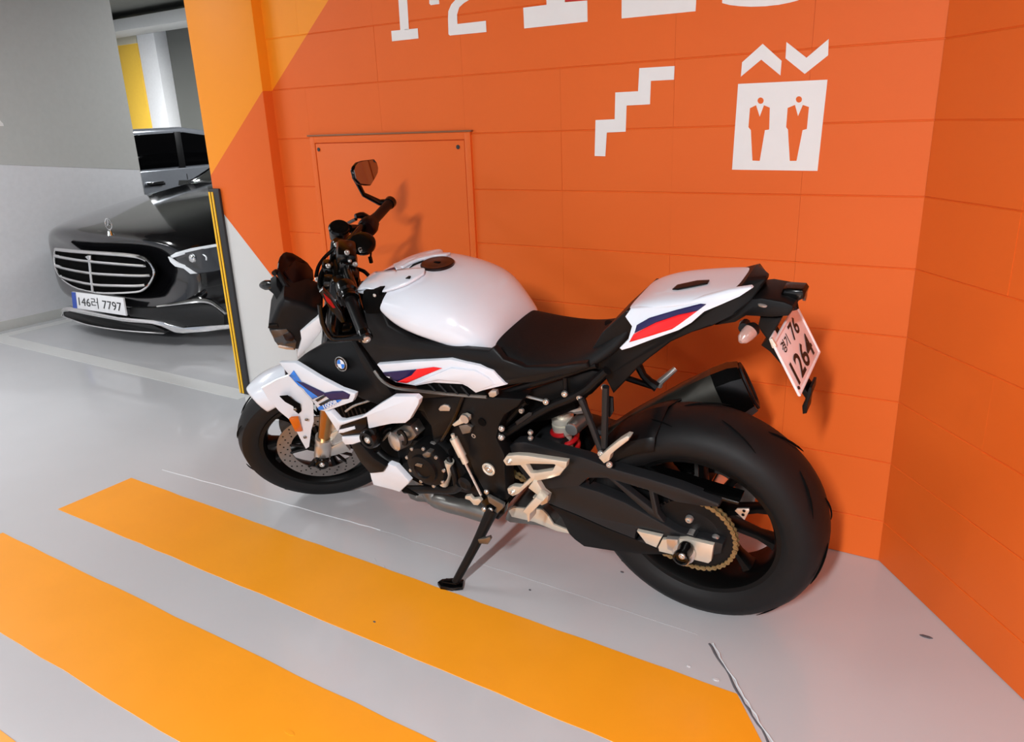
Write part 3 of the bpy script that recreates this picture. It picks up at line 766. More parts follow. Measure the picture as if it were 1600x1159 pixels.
part('case_edge', 'r6', [(380, 412), (395, 415), (448, 480), (455, 500), (440, 505), (420, 465)], .16, .01, 'alloy', .002)
part('clutch_slave', 'r6', [(340, 470), (365, 455), (385, 462), (380, 485), (352, 492)], .20, .02, 'steelp', .005)
part('sprocket_cover', 'r6', [(455, 500), (500, 480), (560, 560), (620, 640), (640, 680), (560, 660), (500, 650), (470, 600)], .145, .03, 'blackpl', .006)
MB().tube(PB('r6', [(450, 610, .16), (470, 540, .165), (475, 500, .165)], .16), .016, 12).obj('oil_line', M['bracket'], bike)
MB().tube(PB('r6', [(510, 620, .17), (500, 560, .17), (470, 480, .16)], .17), .009, 10, 4).obj('coolant_hose', M['frame'], bike)
MB().tube(PB('r6', [(130, 460, .17), (180, 500, .17), (240, 510, .16)], .17), .016, 12, 4).obj('coolant_hose', M['frame'], bike)
MB().tube(PB('r6', [(260, 640, .12), (400, 640, .15), (500, 640, .16), (530, 610, .17)], .15), .014, 12, 4).obj('coolant_hose', M['frame'], bike)
MB().tube(PB('r6', [(545, 180, .172), (515, 260, .175), (480, 330, .175), (440, 400, .165)], .17), .006, 8, 4).obj('breather_hose', M['gloss'], bike)
MB().lathe(B(*Z('r6', [(560, 605)])[0], .17), V((0, 1, 0)), [(0, -.02), (.022, -.02), (.024, .01), (.012, .016), (0, .014)], 20).obj('shift_spindle', M['frame'], bike)
# quickshifter lever and rod
ql = slabz(MB(), 'r6', [(488, 325), (520, 300), (530, 280), (552, 275), (572, 285), (572, 305), (545, 318), (500, 335)], .185, .012, .003).obj('shift_lever_arm', M['bracket'], bike)
MB().lathe(B(*Z('r6', [(555, 292)])[0], .186), (0, 1, 0), [(0, 0), (.014, 0), (.014, .006), (0, .006)], 18).obj('shift_pivot', M['alloy'], bike)
part('shift_sensor', 'r6', [(520, 330), (560, 322), (585, 340), (575, 365), (540, 372)], .178, .012, 'steelp', .003)
MB().tube(PB('r6', [(492, 370), (500, 395)], .186), .006, 8).tube(PB('r6', [(497, 390), (540, 475)], .186), .013, 12).tube(PB('r6', [(540, 475), (556, 510)], .186), .010, 12).obj('quickshifter', M['bracket'], bike)
MB().rod(*PB('r6', [(548, 500), (632, 668)], .187), .0042, 8).obj('shift_rod', M['alloy'], bike)
part('shift_lever', 'r6', [(552, 675), (575, 672), (590, 690), (620, 685), (632, 700), (615, 720), (595, 718), (575, 695), (552, 688)], .20, .012, 'bracket', .003)
part('shift_lever', 'r6', [(660, 672), (740, 715), (736, 735), (700, 770), (682, 758), (705, 730), (668, 705)], .20, .012, 'steelp', .003)
# frame sliders
cr = B(*Z('r6', [(72, 403)])[0], .27)
cro = MB().lathe(cr - V((0, .13, 0)), (0, 1, 0), [(0, 0), (.022, 0), (.024, .05), (.030, .055), (.0345, .09), (.034, .118), (.028, .13), (.020, .13), (.018, .124), (0, .124)], 28).obj('crash_bobbin', M['gloss'], bike)
MB().bolt(cr + V((0, -.006, 0)), (0, 1, 0), .011, .006).obj('bolt', M['alloy'], cro)
# ---------------------------------------------------------------- exhaust
MB().tube([V((.97, .06, .52)), V((1.0, .06, .40))] + PB('r6', [(380, 650, .05), (460, 700, .06), (560, 725, .06), (680, 760, .05)], .06), [.028, .028, .03, .033, .034, .036], 18, 4).obj('exhaust_header', M['steelp'], bike)
MB().tube([V((.99, .0, .52)), V((1.04, .0, .42)), V((1.0, .0, .31))] + PB('r6', [(300, 640, .0), (380, 670, -.02), (560, 710, -.05)], .0), .026, 14, 4).obj('exhaust_header', M['steelp'], bike)
cb = part('exhaust_collector', 'r6', [(742, 790), (760, 735), (790, 720), (930, 735), (960, 760), (990, 810), (1050, 830), (1075, 865), (1010, 850), (900, 822), (770, 808)], .08, .20, 'steelp', .012)
part('collector_shield', 'r6', [(765, 745), (790, 730), (930, 740), (955, 765), (985, 812), (1050, 838), (1065, 858), (1000, 845), (890, 800), (780, 775)], .092, .006, 'bracket', .002)
m0, m1 = B(1030, 655, -.11), B(1168, 603, -.195); ax = (m1 - m0).normalized(); u = V((0, 1, 0)); u = (u - ax * u.dot(ax)).normalized(); w2 = ax.cross(u)


def ring(c, hw, hh, k=6): return [c + u * hw * x + w2 * hh * z for x, z in ((-.45, 1), (.45, 1), (.9, .62), (1, 0), (.9, -.62), (.45, -1), (-.45, -1), (-.9, -.62), (-1, 0), (-.9, .62))]


Lm = (m1 - m0).length
MB().loft([ring(m0 - ax * .16, .03, .03), ring(m0 - ax * .06, .042, .05), ring(m0 + ax * Lm * .4, .050, .072), ring(m0 + ax * Lm * .72, .053, .078)]).obj('muffler', M['muff'], bike, 50)
MB().loft([ring(m0 + ax * Lm * .72, .0535, .0785), ring(m0 + ax * Lm * .9, .054, .078), ring(m1, .050, .070), ring(m1 + ax * .004, .044, .062)]).obj('muffler_end_cap', M['gloss'], bike, 30)
MB().loft([ring(m1 + ax * .003, .047, .066), ring(m1 + ax * .008, .046, .064), ring(m1 + ax * .008, .038, .054), ring(m1 + ax * .002, .036, .05)]).obj('muffler_rim', M['frame'], bike)
# ---------------------------------------------------------------- side stand
k0 = B(*Z('r6', [(690, 735)])[0], .19); kf = V((.695, .302, .066))
ks = MB().tube([k0, k0.lerp(kf, .12), k0.lerp(kf, .5), kf + V((0, 0, .012))], [.022, .018, .014, .012], 12, 3)
ks.obj('side_stand', M['frame'], bike)
dn = MBI @ V((0, 0, 1)); fx = MBI @ V((-.92, -.38, 0)); fy = MBI @ V((.38, -.92, 0))
ffc = MBI @ (V((-1.295, 1.615, .012)) - TBK)
MB().plate([ffc + fx * a + fy * b for a, b in ((-.035, -.022), (.0, -.028), (.035, -.018), (.045, .0), (.03, .022), (-.01, .028), (-.04, .018))], dn * -.011, .003).plate([ffc + dn * .007 + fx * a + fy * b for a, b in ((-.022, -.013), (.02, -.013), (.026, .008), (-.02, .015))], dn * -.006, .002).obj('stand_foot', M['gloss'], bike)
part('stand_bracket', 'r6', [(625, 690), (655, 665), (720, 690), (750, 720), (745, 760), (715, 790), (680, 775), (640, 740)], .178, .02, 'gloss', .004)
for x, y in ((648, 735), (680, 738), (660, 650)): MB().bolt(B(*Z('r6', [(x, y)])[0], .20), (0, 1, 0), .008, .006).obj('stand_bolt', M['alloy'], bike)
part('stand_tab', 'r6', [(615, 885), (652, 880), (672, 872), (678, 885), (664, 910), (640, 908), (612, 905)], .245, .01, 'steelp', .002)
# ---------------------------------------------------------------- tank, seat, tail


def section(x, w, zb, zt, kind):
    d = zt - zb
    if kind == 'tank': 
        t = .62 * min(1, max(0, (.62 - x) / .09)); m0 = (.90, .985, 1, .94, .80, .55, .28); m1 = (1.02, .95, .80, .64, .48, .32, .16)
        h = [(w * (a * (1 - t) + b * t), zb + k * d) for a, b, k in zip(m0, m1, (0, .18, .40, .62, .80, .93, .985))]
    elif kind == 'seat': h = [(w * .96, zb), (w, zb + .4 * d), (w * .93, zb + .74 * d), (w * .75, zb + .93 * d), (w * .35, zt)]
    else: h = [(w * .92, zb), (w, zb + .35 * d), (w * .92, zb + .75 * d), (w * .72, zb + .97 * d), (w * .35, zt)]
    return [V((x, y, z)) for y, z in h] + [V((x, 0, zt))] + [V((x, -y, z)) for y, z in h[::-1]]


def body(name, st, kind, m, sub=2, parent=None, dx=None):
    return MB().loft([section(*s, kind) for s in st]).obj(name, M[m], parent or bike, sub=sub)


TK = [(.526, .105, .815, .838), (.529, .128, .812, .856), (.537, .145, .810, .880), (.555, .158, .808, .910), (.582, .169, .810, .940), (.62, .180, .815, .965), (.67, .185, .828, .986), (.735, .187, .841, 1.000), (.80, .185, .860, 1.006), (.84, .181, .888, 1.002), (.858, .178, .908, .999), (.866, .174, .915, .995)]
tank = body('fuel_tank', TK, 'tank', 'pearl')
tfc = body('tank_front_cover', [(.862, .165, .956, .995), (.866, .172, .955, .999), (.90, .165, .955, .992), (.94, .152, .952, .982), (.965, .140, .950, .972), (.985, .122, .950, .962), (.99, .11, .951, .958)], 'tank', 'pearl')
MB().plate([V(p) for p in ((.54, .13, .80), (.62, .13, .86), (.80, .13, .93), (.90, .13, .94), (.96, .13, .80), (.54, .13, .76))], (0, -.26, 0), .01).obj('tank_base', M['frame'], bike)
bt = bvh_of(tank, tfc)
drape('tank_top_cover', 'r5', [(66, 425), (80, 400), (110, 365), (150, 325), (190, 296), (260, 288), (340, 282), (410, 275), (470, 270), (560, 268), (574, 274), (568, 300), (520, 335), (445, 378), (390, 400), (330, 420), (205, 452), (198, 430), (120, 418)], bt, .006, .010, 'pearl', bike, 3, 6)
drape('tank_top_cover', 'r5', [(330, 232), (400, 205), (520, 170), (600, 155), (690, 146), (770, 144), (740, 156), (640, 165), (520, 195), (450, 222), (400, 250), (350, 272)], bt, .005, .008, 'pearl', bike, 3, 4)
drape('tank_stripe', 'r5', [(205, 290), (260, 265), (330, 240), (345, 262), (330, 280)], bt, .0015, .001, 'navy', bike, 2)
drape('tank_stripe', 'r5', [(262, 286), (345, 262), (352, 240), (372, 226), (360, 262), (338, 280)], bt, .0018, .001, 'redgl', bike, 2)
drape('tank_slit', 'r5', [(448, 245), (480, 215), (560, 186), (560, 195), (490, 224), (456, 243)], bt, .0012, .001, 'dark', bike, 2)
hc, hn, _, _ = bt.ray_cast(OB, (MBI @ ray(683.5, 412)).normalized())
if hn.z < 0: hn = -hn
hn = (hn + V((0, 0, 1.0))).normalized()
fcap = MB().lathe(hc - hn * .004, hn, [(0, 0), (.049, 0), (.049, .006), (.046, .0085), (.030, .008), (.027, .0085), (0, .0085)], 40).obj('filler_cap', M['redgl'], bike)
MB().box(hc + hn * .005, (.020, .008, .003), .001).obj('cap_lock', M['dark'], fcap)
drape('tank_screw', 'r5', [(430, 352), (455, 335), (470, 337), (462, 352)], bt, .0125, .003, 'frame', bike, 0)
part('tank_bracket', 'r5', [(85, 425), (205, 415), (205, 452), (228, 460), (222, 560), (215, 600), (110, 600), (75, 520)], .178, .03, 'dark', .004)
MB().bolt(B(*Z('r5', [(180, 455)])[0], .180), (0, 1, 0), .005, .004).obj('bolt', M['alloy'], bike)
seat = body('rider_seat', [(.59, .10, .77, .838), (.545, .125, .775, .845), (.525, .132, .775, .842), (.48, .142, .774, .828), (.42, .158, .770, .814), (.35, .162, .770, .812), (.29, .154, .782, .826), (.235, .138, .80, .852), (.19, .118, .828, .888), (.155, .10, .865, .925), (.135, .085, .895, .944)], 'seat', 'seat', 2)
bs = bvh_of(seat)
hb_, _, _, _ = bs.ray_cast(OB, (MBI @ ray(951, 505)).normalized())
if hb_: MB().lathe(hb_, (-.3, .3, 1), [(0, -.002), (.011, -.002), (.011, .002), (0, .003)], 16).obj('seat_badge', M['frame'], bike)
hump = body('seat_cowl', [(.146, .085, .958, .964), (.140, .094, .957, .968), (.115, .103, .960, .982), (.07, .107, .968, .997), (.02, .106, .978, 1.006), (-.04, .100, .990, 1.016), (-.09, .088, 1.003, 1.024), (-.125, .072, 1.014, 1.028), (-.138, .060, 1.018, 1.027)], 'cowl', 'pearl')
bh = bvh_of(hump)
drape('cowl_pad', 'r8', [(443, 213), (475, 185), (600, 158), (675, 155), (662, 178), (580, 195), (480, 214)], bh, .002, .002, 'frame', hump, 2)
tlo = [(0, 480, .10), (150, 345, .105), (250, 335, .095), (480, 318, .09), (700, 255, .084), (860, 205, .074), (905, 140, .045), (1030, 127, .012), (1032, 150, .012), (1000, 200, .03), (940, 272, .06), (830, 370, .08), (690, 440, .09), (560, 480, .10), (430, 540, .10), (290, 645, .10), (220, 705, .10), (130, 800, .095), (70, 862, .09), (40, 800, .09), (20, 760, .09), (-120, 700, .09), (-100, 640, .09)]
mslab(MB(), PB('r8', tlo, .09), .008).obj('tail_body', M['blackpl'], bike)
tp = part('tail_panel', 'r8', [(145, 380, .118), (180, 330, .108), (250, 322, .104), (480, 300, .10), (650, 250, .094), (800, 210, .086), (930, 192, .078), (942, 203, .079), (860, 256, .09), (725, 315, .10), (640, 350, .107), (560, 420, .115), (480, 466, .12), (320, 522, .127), (180, 575, .133), (125, 590, .136), (110, 576, .136), (165, 520, .132), (187, 440, .125)], .11, .012, 'pearl', .004)


def decal(c, pts, y, m, name, parent=None, off=.0018, n=2, bv=None):
    return drape(name, c, pts, bv or bvh_of(parent), off, .0012, m, parent, n)


bv_ = bvh_of(tp)
decal('r8', [(207, 480), (222, 430), (300, 385), (470, 335), (620, 297), (655, 300), (600, 342), (480, 367), (340, 415)], .12, 'navy', 'tail_flash', tp, bv=bv_)
decal('r8', [(174, 537), (203, 485), (340, 415), (480, 367), (600, 342), (480, 430), (440, 456), (300, 500)], .12, 'red', 'tail_flash', tp, bv=bv_)
# side cover under the tank
sc = part('side_cover', 'r5', [(75, 560, .16), (110, 600, .165), (225, 560, .172), (280, 692, .18), (480, 812, .186), (760, 867, .186), (1062, 892, .178), (1105, 862, .17), (1180, 960, .165), (1350, 1022, .16), (1590, 1022, .155), (1830, 985, .15), (1850, 1025, .145), (1420, 1140, .16), (1205, 1165, .165), (1180, 1120, .175), (1100, 1045, .18), (900, 990, .185), (740, 958, .186), (480, 985, .186), (190, 1000, .186), (60, 830, .175)], .18, .02, 'blackpl', .006, 2, ang=50)
# white side panel with flashes
mp = part('flash_panel', 'r6', [(120, 30, .20), (300, 16, .20), (480, 5, .198), (620, 35, .19), (690, 62, .186), (730, 108, .182), (755, 130, .178), (640, 158, .182), (605, 170, .184), (565, 140, .19), (540, 128, .192), (400, 120, .198), (310, 135, .2), (215, 118, .2), (165, 90, .2)], .19, .02, 'pearl', .004)
part('panel_ridge', 'r6', [(300, 133, .204), (380, 90, .206), (480, 48, .204), (600, 60, .196), (660, 95, .192), (700, 128, .186), (640, 150, .186), (605, 160, .188), (565, 132, .194), (520, 115, .2), (420, 108, .204)], .2, .01, 'pearl', .004, parent=mp)
decal('r6', [(153, 66), (318, 51), (293, 80), (222, 113), (173, 92)], .202, 'navy', 'panel_flash', mp)
decal('r6', [(318, 51), (400, 40), (442, 46), (378, 72), (268, 119), (222, 113), (293, 80)], .202, 'red', 'panel_flash', mp)
vt = part('air_vent', 'r6', [(310, 138), (400, 112), (520, 112), (590, 160), (640, 165), (660, 190), (330, 150)], .178, .01, 'dark', .001)
for i in range(4): MB().tube(PB('r6', [(370 + i * 55, 118 + i * 6), (410 + i * 55, 158 + i * 8)], .182), .004, 6).obj('vent_slat', M['frame'], vt)
part('frame_trim', 'r6', [(185, 188, .185), (215, 148, .188), (330, 150, .185), (660, 185, .176), (705, 160, .174), (700, 190, .172), (560, 184, .176), (330, 198, .182)], .18, .015, 'blackpl', .004)
part('frame_nut', 'r6', [(665, 170), (680, 158), (705, 160), (708, 182), (690, 192), (670, 188)], .178, .012, 'alloy', .003)
MB().tube(PB('r6', [(110, 60, .19), (150, 110, .195), (215, 145, .195), (330, 158, .188), (480, 175, .182), (660, 188, .178)], .19), .005, 8, 3).obj('trim_edge', M['steelp'], bike)
# dark cowl with emblem
cw = part('front_cowl', 'r4', [(345, 428, .20), (395, 385, .17), (500, 325, .15), (640, 312, .15), (655, 315, .15), (700, 365, .17), (790, 500, .185), (865, 615, .195), (780, 655, .195), (700, 625, .19), (600, 575, .195), (480, 525, .20), (410, 480, .205)], .19, .02, 'blackpl', .006, ang=50)
part('intake_fin', 'r4', [(640, 310, .178), (665, 315, .178), (760, 470, .19), (800, 510, .195), (870, 615, .20), (830, 640, .2), (745, 540, .195), (690, 420, .188)], .19, .012, 'frame', .003)
eo = B(*Z('r4', [(596, 435)])[0], .187)
em = MB().lathe(eo, (0, 1, .12), [(0, 0), (.0225, 0), (.0235, .004), (.0215, .006), (.0205, .005), (0, .005)], 32).obj('roundel', M['gloss'], bike)
en = V((0, 1, .12)).normalized(); ex = V((-1, 0, 0)); ez = en.cross(ex); ez = ez if ez.z > 0 else -ez
for k in range(4):
    a0_ = k * math.pi / 2 + .1
    pts = [eo + en * .0062] + [eo + en * .0062 + (ex * math.cos(a0_ + i * math.pi / 16) + ez * math.sin(a0_ + i * math.pi / 16)) * .0150 for i in range(9)]
    MB().plate(pts, en * -.001).obj('roundel_quarter', M['bluestr' if k % 2 else 'pearl'], em)
MB().lathe(eo, en, [(.0155, .0055), (.0155, .0068), (.0148, .0068), (.0148, .0055)], 32).obj('roundel_ring', M['alloy'], em)
MB().lathe(eo, en, [(.0212, .0055), (.0237, .0040), (.0237, .0068), (.0220, .0074), (.0212, .0055)], 32).obj('roundel_ring', M['alloy'], em)
# upper blade with flashes
ub = part('side_blade', 'r4', [(258, 430, .215), (345, 432, .225), (480, 515, .235), (590, 572, .24), (665, 597, .24), (662, 615, .24), (650, 640, .24), (505, 692, .236), (470, 685, .234), (440, 640, .232), (430, 628, .23), (310, 496, .222)], .23, .014, 'pearl', .0025)
decal('r4', [(305, 490, .2225), (350, 530, .226), (470, 612, .233), (430, 630, .23), (375, 570, .227)], .23, 'bluestr', 'blade_flash', ub)
decal('r4', [(350, 526, .226), (390, 535, .228), (505, 590, .236), (545, 582, .238), (600, 580, .24), (640, 600, .24), (632, 622, .24), (540, 632, .238), (500, 600, .236), (470, 612, .233)], .23, 'navy', 'blade_flash', ub)
for dx, dy in ((0, 0), (30, 22)):
    decal('r4', [(455 + dx * .6, 628 + dy), (500 + dx * .9, 602 + dy * .9), (512 + dx * .9, 610 + dy * .9), (468 + dx * .6, 638 + dy)], .2345, 'ink', 'blade_bar', ub, off=.003, n=0)
decal('r4', [(466, 672, .2342), (478, 662, .235), (590, 620, .238), (594, 630, .238), (560, 652, .237), (480, 688, .2345)], .23, 'bluestr', 'blade_flash', ub)
o_ = B(*Z('r4', [(533, 653)])[0], .2425); eu = (B(*Z('r4', [(575, 636)])[0], .2425) - B(*Z('r4', [(490, 670)])[0], .2395)).normalized()
add_text(MB(), '1000R', o_, eu, V((.35, 0, .94)).normalized(), .082, .015, .03).obj('blade_lettering', M['pearl'], ub)
# lower blade / winglet
lb = part('side_winglet', 'r4', [(500, 692, .238), (530, 690, .24), (575, 738, .245), (600, 742, .247), (700, 718, .252), (790, 655, .256), (865, 612, .258), (985, 612, .255), (1005, 630, .252), (1000, 655, .252), (955, 735, .25), (930, 755, .25), (860, 758, .25), (790, 772, .25), (735, 785, .25), (725, 722, .25), (585, 768, .247), (570, 800, .244)], .25, .018, 'pearl', .004)
part('winglet_recess', 'r4', [(585, 768), (725, 722), (728, 790), (715, 805), (690, 822), (600, 825), (570, 800)], .238, .02, 'skirt', .002)
part('winglet_bar', 'r4', [(578, 790), (600, 785), (660, 770), (664, 785), (600, 805), (575, 806)], .2405, .003, 'pearl', .0005, parent=lb)
part('winglet_lower', 'r4', [(592, 828, .243), (700, 822, .248), (705, 850, .248), (650, 868, .246), (612, 870, .244), (595, 850, .243)], .245, .012, 'pearl', .003)
MB().tube(PB('r4', [(615, 690, .15), (660, 660, .16), (720, 640, .17), (760, 625, .175)], .15), .004, 8, 3).obj('cable', M['alloy'], bike)
part('radiator_shroud', 'r4', [(640, 872), (690, 862), (760, 940), (830, 985), (810, 1015), (745, 1022), (690, 960)], .21, .02, 'blackpl', .003)
bp = part('belly_panel', 'r4', [(740, 1015), (840, 970), (880, 985), (952, 1065), (950, 1075), (900, 1122), (860, 1110), (760, 1085), (748, 1050)], .20, .02, 'pearl', .005)
part('belly_fin', 'r4', [(900, 1100), (925, 1095), (1000, 1140), (985, 1140), (915, 1118)], .19, .006, 'dark', .001)
# ---------------------------------------------------------------- rear plate carrier
pc_ = part('plate_carrier', 'r8', [(760, 395), (850, 330), (935, 268), (1000, 262), (1140, 288), (1195, 310), (1200, 335), (1165, 380), (1060, 388), (900, 378), (830, 420), (700, 440)], .055, .11, 'blackpl', .008)
part('carrier_arm', 'r8', [(990, 380), (1090, 385), (1130, 380), (1060, 510), (1110, 600), (1145, 690), (1120, 680), (1050, 600), (995, 560), (1030, 520), (1000, 480), (975, 440)], .03, .06, 'frame', .005)
MB().lathe(B(*Z('r8', [(1013, 296)])[0], .045), V((-.15, .25, 1)), [(0, 0), (.014, 0), (.014, .004), (.010, .006), (0, .0065)], 20).obj('carrier_bolt', M['alloy'], pc_)
q0, q1, q2, q3 = V((-.254, .105, .798)), V((-.254, -.105, .798)), V((-.196, .105, .918)), V((-.196, -.105, .918))
px_ = (q1 - q0).normalized(); pz_ = (q2 - q0).normalized(); pn_ = px_.cross(pz_); pn_ = pn_ if pn_.x < 0 else -pn_
pcn = (q0 + q3) / 2; PWd, PHd = .105, .0665


def pp(a, b, h=0): return pcn + px_ * a + pz_ * b + pn_ * h


lp = MB().plate([pp(a, b, .003) for a, b in ((-PWd, -PHd + .006), (-PWd + .006, -PHd), (PWd - .006, -PHd), (PWd, -PHd + .006), (PWd, PHd - .004), (PWd - .004, PHd), (-PWd + .004, PHd), (-PWd, PHd - .004))], pn_ * -.003, .001).obj('licence_plate', M['plate'], bike, label='pale motorcycle licence plate with a steel border')
bd = MB()
for a, b, c, d in ((-PWd, -PHd, PWd, -PHd), (-PWd, PHd, PWd, PHd), (-PWd, -PHd, -PWd, PHd), (PWd, -PHd, PWd, PHd)): bd.rod(pp(a, b, .003), pp(c, d, .003), .0035, 8)
for s in (-1, 1): bd.box(pp(s * (PWd - .02), PHd + .006, .002), (.04, .004, .018), .001, (px_, pn_, pz_))
bd.obj('plate_frame', M['plate'], lp)
rgt = px_ if px_.y < 0 else -px_
tx = MB(); add_text(tx, '1264', pp(0, 0, .0042) - pz_ * .026, rgt, pz_, .165, .056)
add_text(tx, '76', pp(0, 0, .0042) + rgt * .030 + pz_ * .038, rgt, pz_, .062, .040)
add_text(tx, '경기', pp(0, 0, .0042) - rgt * .050 + pz_ * .038, rgt, pz_, .055, .028)
tx.obj('plate_lettering', M['ink'], lp, flat=True, kind='stuff')
MB().cyl(pp(-PWd + .012 if px_.dot(YL) < 0 else PWd - .012, -PHd + .012, .003), pn_, .004, .003, 10).obj('plate_screw', M['ink'], lp)
part('plate_reflector', 'r8', [(1045, 520), (1065, 515), (1092, 560), (1085, 580), (1065, 575)], .108, .006, 'bracket', .001)
part('plate_extension', 'r8', [(1245, 850), (1262, 820), (1285, 848), (1298, 818), (1315, 820), (1310, 870), (1290, 920), (1280, 985), (1255, 990), (1252, 940), (1268, 915), (1272, 890)], .0, .05, 'frame', .003)
rcm = part('rear_camera', 'r8', [(1115, 245), (1130, 210), (1160, 205), (1255, 212), (1272, 235), (1262, 272), (1230, 285), (1150, 275), (1120, 262)], .022, .04, 'gloss', .008, 3)
MB().tube(PB('r8', [(1195, 280), (1200, 305), (1205, 330)], 0), .010, 8).obj('camera_mount', M['frame'], rcm)
MB().tube(PB('r8', [(1118, 235), (1095, 245), (1085, 275)], 0), .003, 6, 4).obj('camera_cable', M['frame'], rcm)
MB().lathe(B(*Z('r8', [(1262, 245)])[0], .0), (-1, 0, 0), [(0, 0), (.012, 0), (.012, .006), (0, .008)], 16).obj('camera_lens', M['lens'], rcm)
# rear indicators


def indicator(c0_, c1_, m, r):
    ax = (c1_ - c0_).normalized(); L_ = (c1_ - c0_).length
    b_ = MB().lathe(c0_, ax, [(0, 0), (r * .7, 0), (r, L_ * .15), (r, L_ * .3)], 20).obj('indicator', M['frame'], bike)
    MB().lathe(c0_, ax, [(r, L_ * .3), (r * .98, L_ * .55), (r * .75, L_ * .85), (r * .3, L_), (0, L_)], 20).obj('indicator_lens', M[m], b_)


indicator(B(*Z('r8', [(962, 438)])[0], .09), B(*Z('r8', [(866, 535)])[0], .135), 'clearlens', .0165)
MB().tube([B(*Z('r8', [(900, 420)])[0], .05), B(*Z('r8', [(885, 450)])[0], .10)], .011, 10).obj('indicator_stem', M['frame'], bike)
MB().bolt(B(*Z('r8', [(888, 422)])[0], .058), (0, 1, 0), .009, .006).obj('bolt', M['alloy'], bike)
indicator(B(*Z('r8', [(1022, 265)])[0], -.09), B(*Z('r8', [(1065, 205)])[0], -.13), 'clearlens', .018)
# ---------------------------------------------------------------- front end (all steered with the fork)
SA = V((-math.sin(math.radians(24.2)), 0, math.cos(math.radians(24.2))))
fk = lambda a, y, dx=0: SF(V((dx, y, 0)) + SA * a)
for s in (1, -1):
    y = .105 * s
    fo = MB().lathe(fk(-.02, y), (RMF @ SA), [(0, 0), (.020, 0), (.030, .02), (.030, .075), (.027, .09), (.031, .10), (.031, .12), (0, .12)], 24).obj('fork_foot', M['alloy'], bike)
    MB().lathe(fk(.10, y), (RMF @ SA), [(.0225, 0), (.0225, .27), (0, .27)], 24).obj('fork_tube', M['goldfork'], bike)
    MB().lathe(fk(.33, y), (RMF @ SA), [(0, 0), (.027, 0), (.030, .01), (.030, .30), (.027, .36), (.027, .44), (.020, .45), (0, .45)], 24).obj('fork_upper', M['gloss'], bike)
    MB().lathe(SF(V((0, .062 * s, 0))), (RMF @ V((0, 1, 0))), [(.112, -.0022), (.160, -.0022), (.160, .0022), (.112, .0022), (.112, -.0022)], 60).obj('brake_disc', M['disc'], frim)
    hl = MB()
    for k in range(66):
        a = k * 2 * math.pi / 66; rr = (.123, .136, .149)[k % 3]
        hl.add([SF(V((rr * math.cos(a) + .0035 * math.cos(t), (.062 + .0026) * s, rr * math.sin(a) + .0035 * math.sin(t)))) for t in [j * math.pi / 3 for j in range(6)]], [(0, 1, 2, 3, 4, 5)])
    hl.obj('disc_hole', M['dark'], frim, kind='stuff')
    dc = MB()
    for k in range(5):
        a = k * 2 * math.pi / 5 + .3
        for da in (-.18, .18):
            dc.tube([SF(V((.05 * math.cos(a + da * .3), .06 * s, .05 * math.sin(a + da * .3)))), SF(V((.116 * math.cos(a + da), .062 * s, .116 * math.sin(a + da))))], .006, 8)
    dc.obj('disc_carrier', M['rim'], frim)
    if s > 0:
        cl = MB().plate([fk(.02, y) + RMF @ V((dx, .0, dz)) for dx, dz in ((-.03, -.01), (-.065, .01), (-.15, .045), (-.155, .065), (-.13, .12), (-.10, .16), (-.075, .15), (-.06, .10), (-.035, .06))], YF * -.05, .008).obj('brake_caliper', M['alloy'], bike)
MB().tube([SF(V((0, -.13, 0))), SF(V((0, .118, 0)))], .014, 14).obj('front_axle', M['alloy'], bike)
fs_ = MB().lathe(SF(V((.0, .112, 0))), YF, [(0, 0), (.026, 0), (.026, .016), (.021, .022), (.024, .03), (.0235, .038), (.017, .04), (.015, .035), (0, .035)], 24).obj('axle_spool', M['gloss'], bike)
MB().bolt(SF(V((0, .145, 0))), YF, .010, .007).obj('bolt', M['alloy'], fs_)
part('caliper_bracket', 'r4', [(490, 898), (560, 872), (600, 850), (622, 880), (640, 900), (600, 915), (520, 935), (500, 942), (488, 930)], .11, .02, 'alloy', .003, fn=F, n=YF)
part('caliper_bracket', 'r4', [(520, 820), (575, 790), (580, 800), (545, 850), (500, 900), (470, 905)], .112, .012, 'bracket', .002, fn=F, n=YF)
# mudguard: crown over the tyre and two flanks
rings = []
for i in range(10):
    a = math.radians(63 + 27 * i / 9); t = i / 9; hw = .066 + .010 * math.sin(t * math.pi) - (.03 if i == 0 else 0); rr = .326 + .010 * t
    sec = []
    for y, dr in ((-1.06, -.062), (-1.04, -.035), (-.9, -.008), (-.5, .014), (0, .024), (.5, .014), (.9, -.008), (1.04, -.035), (1.06, -.062)):
        sec.append(SF(V(((rr + dr) * math.cos(a), y * hw, (rr + dr) * math.sin(a)))))
    rings.append(sec)
mg = MB().loft(rings, closed=False, cap=False).obj('front_mudguard', M['pearl'], bike, sub=2); sm = mg.modifiers.new('shell', 'SOLIDIFY'); sm.thickness = .003
flp = [(165, 565, .056), (250, 520, .052), (310, 498, .062), (430, 628, .088), (442, 645, .09), (445, 745, .105), (432, 790, .108), (420, 880, .108), (402, 892, .106), (378, 850, .103), (322, 742, .096), (258, 690, .09), (200, 622, .08)]
fl1 = PB('r4', flp, .08, F)
mf = MB().plate(fl1, YF * -.006, .002).obj('mudguard_flank', M['pearl'], bike, 50)
inv = lambda p: RMI @ (V(p) - PPF) + PPF - AXF
MB().plate([SF(V((inv(p).x, -inv(p).y, inv(p).z))) for p in fl1[4:]], YF * .006, .002).obj('mudguard_flank', M['pearl'], bike, 50)
part('flank_vent', 'r4', [(262, 612), (305, 608), (345, 640), (372, 655), (378, 690), (362, 705), (340, 685), (335, 665), (290, 640)], .095, .004, 'dark', .0005, parent=mf, fn=F, n=YF)
